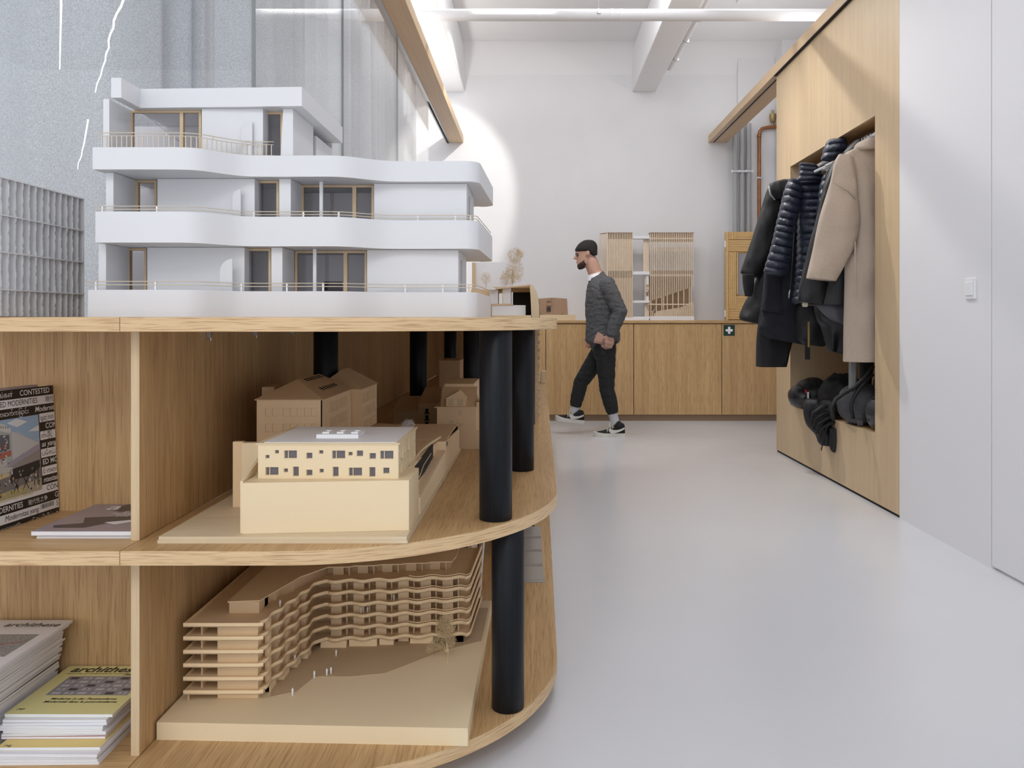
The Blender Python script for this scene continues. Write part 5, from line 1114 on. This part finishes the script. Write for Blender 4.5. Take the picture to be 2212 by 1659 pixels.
# right tower slats
sl = None; n = 24; hs = [(.0) for _ in range(n)]
for i in range(n):
    x = kx(1406)+(kx(1497)-kx(1406))*i/(n-1); full = i % 3 == 0 or i in (7, 22)
    stop = None if full else 620-30*(i/n)*1.0+28-28*(i/n)-0
    z0 = zb if full else ZZ(650-32*i/n, KD)
    B(x-.0042, x+.0042, KD, KD+.010, z0, zt).build('slat', bw, r)
    if not full: B(x-.0042, x+.0042, KD, KD+.010, zb, ZZ(676-26*max(0, (i-8)/n)-4*(i % 2), KD)).build('slat', bw, r)
for y0, y1, m_ in ((503,513,bwd),(514,522,bwd),(584,592,bwd)): B(kx(1404), kx(1499), KD+.015, KD+.022, ZZ(y1,KD), ZZ(y0,KD)).build('louvre_band', m_, r)
for y in (514, 539, 594, 656): B(kx(1404), kx(1499), KD+.0102, KD+.0145, ZZ(y+2.5,KD), ZZ(y,KD)).build('rail', bw, r)
B(kx(1404), kx(1499), KD+.12, KD+.125, ZZ(690-60,KD), ZZ(594,KD)).build('rear_board', bwd, r); B(kx(1404), kx(1499), KD+.12, KD+.125, zb, ZZ(630,KD)).build('rear_board', bwd, r)
MB().ext([(kx(1415),KD+.05,zb),(kx(1499),KD+.05,zb),(kx(1499),KD+.05,ZZ(650,KD)),(kx(1480),KD+.05,ZZ(662,KD)),(kx(1445),KD+.05,ZZ(668,KD)),(kx(1420),KD+.05,ZZ(672,KD))], (0,.03,0)).build('terrain', bw, r)
MB().tube([(kx(1408)+.04*math.cos(t), KD+.03, ZZ(664,KD)+.045*math.sin(t)) for t in [2*PI*k/24 for k in range(25)]], .003, 6).build('ring', M['steel'], r)
# left tower, closed boards with slats in front
for i in range(16):
    x = kx(1313)+(kx(1366)-kx(1313))*i/15; B(x-.0042, x+.0042, KD, KD+.010, kz(686), zt).build('slat', bw, r)
for i in range(6):
    t = i/5; x = kx(1298)+(kx(1311)-kx(1298))*t; y = KD+.10-.10*t; B(x-.0042, x+.0042, y, y+.010, kz(686), zt-.012*(1-t)).build('slat', bw, r)
B(kx(1313), kx(1366), KD+.012, KD+.017, ZZ(585,KD), ZZ(516,KD)).build('board_panel', bw, r); B(kx(1313), kx(1366), KD+.03, KD+.035, ZZ(600,KD), ZZ(503,KD)).build('rear_board', bwd, r); B(kx(1313), kx(1366), KD+.03, KD+.035, kz(686), ZZ(600,KD)).build('rear_board', bw, r)
MB().poly([(kx(1297), KD+.10), (kx(1312), KD-.003), (kx(1367), KD-.003), (kx(1367), KD+.12), (kx(1297), KD+.12)], zt, zt+.004).build('roof', bwd, r); B(kx(1404), kx(1499.5), KD-.003, KD+.13, zt, zt+.004).build('roof', bwd, r)
for y0, y1 in ((509,515),(586,593),(649,654),(684,688)): B(kx(1367.5), kx(1404), KD+.02, KD+.10, max(CZ, ZZ(y1,KD)), ZZ(y0,KD)).build('deck', M['white'], r)
B(kx(1391), kx(1404), KD+.06, KD+.064, ZZ(586,KD), ZZ(516,KD)).build('link_wall', bw, r); B(kx(1394), kx(1404), KD+.06, KD+.064, ZZ(684,KD), ZZ(594,KD)).build('link_wall', bw, r)
for y0, y1 in ((594,615),(640,649)): B(kx(1397), kx(1402.5), KD+.04, KD+.05, ZZ(y1,KD), ZZ(y0,KD)).build('panel', M['white'], r)
MB().lathe([(.0001,0),(.011,.003),(.014,.03),(.011,.06),(.0001,.063)], (kx(1399), KD+.045, ZZ(637,KD)), 16).build('steel_ball', M['steel'], r, True)
# yellow plank facade model
r = thing('plank_facade_model', 'golden timber plank facade model with a window, left of the coats', 'model', (kx(1620), KD+.05, CZ))
gold = mat('golden_pine', (.72,.47,.20), .5, var=.12, scale=12, stretch=(1,1,4))
B(kx(1571), kx(1690), KD+.03, KD+.05, CZ, ZZ(500,KD)).build('backing', gold, r); B(kx(1568), kx(1573), KD-.012, KD+.06, CZ, ZZ(501,KD)).build('edge_board', gold, r)
def planks(u0, u1, v0, v1, n, vert, dy=0):
    for i in range(n):
        a, b = i/n, (i+1)/n
        if vert: B(kx(u0+(u1-u0)*a)+.001, kx(u0+(u1-u0)*b)-.001, KD+dy, KD+.03, max(CZ, ZZ(v1,KD)), ZZ(v0,KD)).build('plank', gold, r)
        else: B(kx(u0), kx(u1), KD+dy, KD+.03, max(CZ, ZZ(v0+(v1-v0)*b,KD))+.001, ZZ(v0+(v1-v0)*a,KD)-.001).build('plank', gold, r)
planks(1574, 1590, 501, 517, 3, True); planks(1590, 1690, 507, 517, 2, False, .008); planks(1574, 1690, 518, 543, 5, False, .004); planks(1574, 1590, 544, 667, 4, True, -.004); planks(1590, 1690, 640, 667, 5, False, .006); planks(1574, 1690, 667, 690, 4, False, .003); planks(1640, 1690, 544, 640, 6, True, 0)
f = B(kx(1591), kx(1594), KD-.002, KD+.03, ZZ(637,KD), ZZ(545,KD)).build('window_frame', gold, r); B(kx(1594), kx(1640), KD+.024, KD+.0298, ZZ(637,KD), ZZ(547,KD)).build('pane', mat('grey_pane', (.30,.29,.30), .2), f)
for py in (525, 675): B(kx(1565), kx(1569), KD+.0, KD+.02, ZZ(py+9,KD), ZZ(py-5,KD)).build('clip', M['white'], r)
# small brown house block
r = thing('house_block_model', 'small brown timber house model on a pale base, left of the person', 'model', (kx(1200), KD+.1, CZ))
B(kx(1150), kx(1243), KD-.02, KD+.30, CZ, ZZ(680,KD)).build('base', M['ply'], r); hb = ZZ(680, KD); wt = mat('walnut_card', (.40,.26,.17), .6, var=.12, scale=25, stretch=(3,3,1))
MB().add([(kx(1163),KD+.03,hb),(kx(1197),KD,hb),(kx(1227),KD+.02,hb),(kx(1227),KD+.20,hb),(kx(1163),KD+.20,hb),(kx(1163),KD+.03,ZZ(645,KD)),(kx(1195),KD,ZZ(643,KD)),(kx(1225),KD+.02,ZZ(645,KD)),(kx(1225),KD+.20,ZZ(645,KD)),(kx(1163),KD+.20,ZZ(645,KD))],
         [(0,1,6,5),(1,2,7,6),(2,3,8,7),(3,4,9,8),(4,0,5,9),(5,6,7,8,9),(4,3,2,1,0)]).build('body', wt, r)
for a, b, c_, d_ in ((1182,1192,644,651),(1182,1192,655,660),(1168,1172,675,679),(1213,1217,675,679)): B(kx(a), kx(b), KD-.004, KD+.012, ZZ(d_,KD), ZZ(c_,KD)).build('window', bwd, r)
for k in range(4): B(kx(1181+k*2.4), kx(1182.2+k*2.4), KD-.006, KD+.01, ZZ(673,KD), ZZ(663,KD)).build('slat', M['dark'], r)
# ================================================================ walking person
PDp = 7.13
def pp(px, py, dy=0.0): x, y, z = P(px, py, PDp); return Vector((x, PDp+dy, z))
def ellipsoid(mb, c, R_, n=16, m=10):
    mb.rings([[(c[0]+R_[0]*math.cos(-PI/2+PI*j/m)*math.cos(2*PI*i/n), c[1]+R_[1]*math.cos(-PI/2+PI*j/m)*math.sin(2*PI*i/n), c[2]+R_[2]*math.sin(-PI/2+PI*j/m)) for i in range(n)] for j in range(m+1)])
BONES = []
def limb(mb, pts, rad, lab, n=18):
    """tapered limb with round ends through the joints"""
    P_ = [Vector(p) for p in pts]; path, rr = [], []
    for i in range(len(P_)-1):
        for k in range(6): t = k/6; path.append(P_[i].lerp(P_[i+1], t)); rr.append(rad[i]+(rad[i+1]-rad[i])*t)
    path.append(P_[-1]); rr.append(rad[-1]); mb.tube(path, rr, n)
    for p, q in zip(P_, rad): ellipsoid(mb, p, (q*.99,)*3)
    for i in range(len(P_)-1): BONES.append((P_[i], P_[i+1], rad[i], rad[i+1], lab))
mb = MB()
# torso and hips as lofts
def tl(rows, lab):
    R_ = []
    for py, xf, xb, w_ in dense_rows(rows, 4):
        a, b = pp(xf, py), pp(xb, py); cx_, hw = (a.x+b.x)/2, (b.x-a.x)/2
        R_.append([(cx_+hw*math.copysign(abs(math.cos(t))**.85, math.cos(t)), PDp+w_*math.copysign(abs(math.sin(t))**.85, math.sin(t)), a.z) for t in [2*PI*i/32 for i in range(32)]])
    mb.rings(R_)
    for r0, r1 in zip(rows, rows[1:]): BONES.append((pp((r0[1]+r0[2])/2, r0[0]), pp((r1[1]+r1[2])/2, r1[0]), min(.13, r0[3]*.6), min(.13, r1[3]*.6), lab))
tl([(588,1281,1303,.062),(595,1277,1309,.085),(604,1274,1318,.125),(618,1270,1326,.185),(640,1266,1334,.20),(670,1266,1336,.195),(705,1267,1336,.19),(728,1266,1338,.195),(738,1267,1336,.195),(742,1274,1328,.18)], 'sweater')
tl([(736,1276,1328,.17),(752,1279,1330,.175),(772,1284,1328,.165),(782,1290,1322,.14)], 'trousers')
# arms
Ls, Le, Lw = pp(1308,618,-.175), pp(1333,674,-.225), pp(1316,718,-.235)
limb(mb, [Ls, Ls.lerp(Le,.5), Le, Le.lerp(Lw,.6), Lw], [.072,.068,.063,.057,.049], 'sweater')
Rs, Re, Rw = pp(1297,618,.175), pp(1312,678,.22), pp(1286,722,.20)
limb(mb, [Rs, Rs.lerp(Re,.5), Re, Re.lerp(Rw,.6), Rw], [.072,.068,.063,.057,.049], 'sweater')
def hand(w, d, side):
    """palm, four unequal curled fingers and a thumb from the palm's side; d is the forearm direction, palm faces the body"""
    d = d.normalized(); nrm = Vector((0, -side, 0)); nrm = (nrm-d*nrm.dot(d)).normalized(); acr = d.cross(nrm).normalized()
    if acr.x > 0: acr = -acr                               # towards the front of the body
    k0 = w+d*.035; limb(mb, [w, k0], [.026,.030], 'skin', 12)
    pal = [k0+acr*s_ for s_ in (.030, .010, -.010, -.028)]
    for p in pal: limb(mb, [w+d*.02+(p-k0)*.5, p+d*.045], [.018,.015], 'skin', 10)
    for p, L in zip(pal, (.070, .080, .074, .058)):
        a = p+d*.048; b = a+(d*.9-nrm*.35)*L*.42; c_ = b+(d*.55-nrm*.85)*L*.33; e = c_+(d*.1-nrm*1.0)*L*.25
        limb(mb, [a, b, c_, e], [.0095,.009,.0085,.0075], 'skin', 10)
    a = w+d*.022+acr*.026; b = a+(acr*.7+d*.65-nrm*.2)*.042; c_ = b+(acr*.15+d*.95-nrm*.35)*.032
    limb(mb, [a, b, c_], [.0145,.0115,.009], 'skin', 10)
hand(Lw+Vector((-.004,0,-.012)), (Lw-Le)*.6+Vector((-.01,0,-.12)), 1); hand(Rw+Vector((-.004,0,-.01)), (Rw-Re)*.6+Vector((-.02,0,-.10)), -1)
# legs
Lh, Lk, La = pp(1306,762,-.085), pp(1309,838,-.09), pp(1326,908,-.09)
limb(mb, [Lh, Lh.lerp(Lk,.5), Lk, Lk.lerp(La,.35), Lk.lerp(La,.62)], [.092,.080,.066,.064,.058], 'trousers'); limb(mb, [Lk.lerp(La,.60), La], [.044,.040], 'sock')
Rh, Rk, Ra = pp(1300,762,.085), pp(1256,828,.09), pp(1240,895,.09)
limb(mb, [Rh, Rh.lerp(Rk,.5), Rk, Rk.lerp(Ra,.35), Rk.lerp(Ra,.66)], [.092,.080,.066,.062,.055], 'trousers'); limb(mb, [Rk.lerp(Ra,.62), Ra], [.044,.040], 'sock')
# neck and head
HB = pp(1270, 576); HT = math.radians(14)
def hd(f, s, z):                                   # head space: f forwards (to the left in the picture), s sideways, z up
    ff, zz_ = f*math.cos(HT)+z*math.sin(HT)*.55, z*math.cos(HT)-f*math.sin(HT); return HB+Vector((-ff, s, zz_))
limb(mb, [pp(1293,610), pp(1285,588), hd(-.03, 0, .05)], [.070,.064,.062], 'skin')
hrows = [(-.006,.050,.078,.020),(.004,.005,.090,.038),(.022,-.028,.094,.053),(.05,-.058,.093,.062),(.078,-.075,.094,.065),(.10,-.088,.093,.070),(.122,-.094,.086,.073),(.15,-.098,.093,.076),(.18,-.095,.085,.074),(.205,-.082,.064,.063),(.225,-.055,.038,.044),(.236,-.02,.006,.014)]
HR = []
for z_, b_, f_, w_ in dense_rows(hrows, 3):
    HR.append([tuple(hd((f_+b_)/2+(f_-b_)/2*math.cos(t), w_*math.sin(t), z_)) for t in [2*PI*i/28 for i in range(28)]])
mb.rings(HR); BONES.append((hd(.0,0,.03), hd(0,0,.2), .08, .08, 'skin'))
mb.tube([hd(.080,0,.140), hd(.098,0,.120), hd(.112,0,.104), hd(.090,0,.094)], [.008,.011,.014,.009], 10)
ellipsoid(mb, hd(.090,0,.066), (.012,.022,.006)); ellipsoid(mb, hd(.088,0,.054), (.012,.020,.007)); ellipsoid(mb, hd(.086,0,.140), (.014,.05,.008))
for s in (-1, 1): ellipsoid(mb, hd(-.012, s*.075, .118), (.016,.010,.030))
# one continuous skin by voxel remesh, then colour by the nearest bone
tmp = mb.build('person_tmp', M['white']); md = tmp.modifiers.new('rm', 'REMESH'); md.mode = 'VOXEL'; md.voxel_size = .0052; sm = tmp.modifiers.new('sm', 'SMOOTH'); sm.factor = .5; sm.iterations = 3
bpy.context.view_layer.update()
ev = tmp.evaluated_get(bpy.context.evaluated_depsgraph_get()); me0 = ev.to_mesh(); VV = [v.co.copy() for v in me0.vertices]; NN = [v.normal.copy() for v in me0.vertices]; FF = [tuple(p.vertices) for p in me0.polygons]; ev.to_mesh_clear(); bpy.data.objects.remove(tmp)
def lab_of(c):
    best, bl = 9, 'sweater'
    for a, b, ra, rb_, l in BONES:
        ab = b-a; t = max(0, min(1, (c-a).dot(ab)/max(ab.length_squared, 1e-9))); q = (c-(a+ab*t)).length-(ra+(rb_-ra)*t)
        if q < best: best, bl = q, l
    return bl
ORD = ['skin', 'sweater', 'trousers', 'sock']; 
cache = {}
def lab_v(i):
    if i not in cache: cache[i] = lab_of(VV[i])
    return cache[i]
V2 = []
for i, (p, n_) in enumerate(zip(VV, NN)):
    l = lab_v(i)
    if l in ('sweater', 'trousers'):
        k = .006 if l == 'sweater' else .004
        p = p+n_*(k*noise.noise(Vector((p.x*14, p.y*14, p.z*30)))+k*.7*noise.noise(Vector((p.x*40, p.y*40, p.z*55)))+(.004 if l == 'sweater' else .002))
    V2.append(p)
fl_ = []
for f in FF:
    fl_.append(ORD.index(lab_v(f[0])))
sk = mat('skin', (.56,.33,.25), .5, var=.08, scale=40); sw = mat('grey_knit', (.115,.115,.122), .95, var=.35, scale=70, stretch=(.5,.5,3), bump=.3, bscale=220); tr = mat('black_trousers', (.014,.014,.016), .85, bump=.1, bscale=150); so = mat('pale_sock', (.55,.56,.60), .9, bump=.2, bscale=260)
r = thing('person', 'person in a grey sweater and black trousers walking left past the cabinets', 'person', (pp(1315, 940).x, PDp, 0))
b_ = MB(); b_.v = [tuple(p) for p in V2]; b_.f = FF; b_.m = fl_; b_.build('body', [sk, sw, tr, so], r, True, fix=False)
# hair and short beard
hair = mat('dark_hair', (.018,.014,.012), .8, var=.4, scale=120, bump=.5, bscale=160)
def shell(rows, off, nm, m, a0=0, a1=2*PI, parent=r):
    R_ = []
    for z_, b2, f2, w_ in dense_rows(rows, 3):
        R_.append([tuple(hd((f2+b2)/2+((f2-b2)/2+off)*math.cos(t), (w_+off)*math.sin(t), z_)) for t in [2*PI*i/28 for i in range(28)]])
    return MB().rings(R_).build(nm, m, parent, True)
shell([(.085,-.092,-.05,.055),(.11,-.098,.0,.070),(.135,-.101,.035,.076),(.152,-.104,.080,.080),(.18,-.102,.090,.079),(.208,-.090,.070,.069),(.231,-.062,.042,.050),(.244,-.02,.006,.018)], .006, 'hair', hair)
shell([(-.009,.046,.079,.020),(.004,.012,.091,.038),(.020,-.012,.095,.053),(.038,-.012,.093,.060),(.052,-.004,.080,.060),(.066,-.006,.055,.062)], .0018, 'beard', mat('short_beard', (.055,.035,.027), .85, var=.3, scale=150))
for s in (-1, 1):
    e_ = MB(); ellipsoid(e_, hd(.082, s*.034, .120), (.009,.012,.008), 12, 8); e_.build('eye', mat('eye_dark', (.03,.02,.02), .2) if s < 0 else bpy.data.materials['eye_dark'], r, True)
    MB().tube([hd(.094, s*.018, .140), hd(.093, s*.035, .145), hd(.080, s*.054, .138)], .0045, 6).build('eyebrow', hair, r, True)
# white shirt collar
R_ = [[(pp((a+b)/2, py).x+(pp(b, py).x-pp(a, py).x)/2*math.cos(t), PDp+w_*math.sin(t), pp(0, py).z+.016*math.cos(t)) for t in [2*PI*i/24 for i in range(24)]] for py, a, b, w_ in ((604,1269,1305,.100),(597,1269,1303,.088),(591,1270,1301,.080))]
MB().rings(R_, False).build('shirt_collar', M['white'], r, True)
# cuffs and hem ribs
MB().tube([Lw.lerp(Le,.06), Lw.lerp(Le,-.08)], .050, 18).build('cuff', sw, r, True, angle=1.0); MB().tube([Rw.lerp(Re,.06), Rw.lerp(Re,-.08)], .050, 18).build('cuff', sw, r, True, angle=1.0)
# high sneakers
canvas = mat('black_canvas', (.012,.012,.013), .8, bump=.15, bscale=400); rub = mat('off_white_rubber', (.72,.70,.64), .6); lace = mat('lace', (.74,.71,.62), .8)
def sneaker(heel, toe, cy_, z0, pitch, ank):
    L = heel-toe
    def sp(t, s, h): x, z = -t*L, h; return Vector((heel+x*math.cos(pitch)-h*math.sin(pitch)*0, cy_+s, z0+h+t*L*math.sin(pitch)))
    up_ = [(.0,.030,.10),(.04,.034,.118),(.12,.038,.122),(.24,.040,.125),(.34,.041,.112),(.44,.043,.090),(.55,.047,.072),(.68,.050,.058),(.82,.048,.050),(.92,.038,.043),(.985,.018,.034)]
    R_ = []
    for t, w_, h in dense_rows(up_, 3):
        R_.append([tuple(sp(t, w_*math.sin(a)*(1 if math.cos(a) < .2 else (1-.35*math.cos(a))), .028+(h-.028)*max(0, math.cos(a)) if math.cos(a) > 0 else .026)) for a in [2*PI*i/20 for i in range(20)]])
    s_ = MB().rings(R_); ank = Vector(ank); c0 = sp(.17, 0, .085); s_.tube([c0, c0.lerp(ank,.5), ank], [.045,.046,.047], 18); s = s_.build('shoe', canvas, r, True, angle=1.1)
    ol = [(-.01,.022),(.0,.036),(.10,.040),(.25,.040),(.42,.043),(.60,.050),(.76,.052),(.90,.044),(.98,.026),(1.01,.008)]
    ol = dense_rows(ol, 3); out = [(t, w_) for t, w_ in ol]+[(t, -w_) for t, w_ in ol[::-1]]
    lo = [tuple(sp(t, w_, 0)) for t, w_ in out]; mi = [tuple(sp(t, w_*1.03, .018)) for t, w_ in out]; hi = [tuple(sp(t, w_*.99, .034 if t < .8 else .034+.012*(t-.8)/.2)) for t, w_ in out]
    MB().rings([lo, mi, hi]).build('sole', rub, s, True, angle=.9)
    for k in range(6):
        t = .30+k*.055; h = .118-.0105*k; q = [sp(t, -.034, h-.020), sp(t-.01, -.016, h+.002), sp(t-.012, .0, h+.008), sp(t-.01, .016, h+.002), sp(t, .034, h-.020)]; MB().tube(q, .0042, 6).build('lace', lace, s, True)
    MB().tube([sp(.30,-.01,.126), sp(.36,-.035,.128), sp(.42,-.040,.10), sp(.36,-.045,.085)], .0036, 6).build('lace_bow', lace, s, True); MB().tube([sp(.30,.0,.126), sp(.40,-.01,.142), sp(.50,-.030,.115), sp(.52,-.046,.085)], .0036, 6).build('lace_bow', lace, s, True)
    # white curved stripe on the outer side
    cen = [(.02,.080,.006),(.12,.066,.0075),(.24,.055,.010),(.36,.050,.014),(.46,.054,.018),(.52,.064,.010)]; cen = dense_rows(cen, 3); yo = -.0475
    A = [sp(t, yo-.003*math.sin(min(1, t*1.6)*PI), h+w_) for t, h, w_ in cen]; Bq = [sp(t, yo-.003*math.sin(min(1, t*1.6)*PI), h-w_) for t, h, w_ in cen]; n = len(A)
    MB().add([tuple(p) for p in A+Bq]+[tuple(p+Vector((0,.02,0))) for p in A+Bq], [(i, i+1, n+i+1, n+i) for i in range(n-1)]+[(2*n+i, i, i+1, 2*n+i+1) for i in range(n-1)][:0]+[(i, 2*n+i, 2*n+i+1, i+1) for i in range(n-1)]+[(n+i, n+i+1, 3*n+i+1, 3*n+i) for i in range(n-1)]).build('side_stripe', rub, s, False)
sneaker(pp(1347,940).x, pp(1281,940).x, PDp-.09, 0.0, 0, La+Vector((0,0,-.02)))
sneaker(pp(1263,918).x, pp(1200,918).x, PDp+.09, pp(0,918).z, math.radians(7), Ra+Vector((0,0,-.02)))
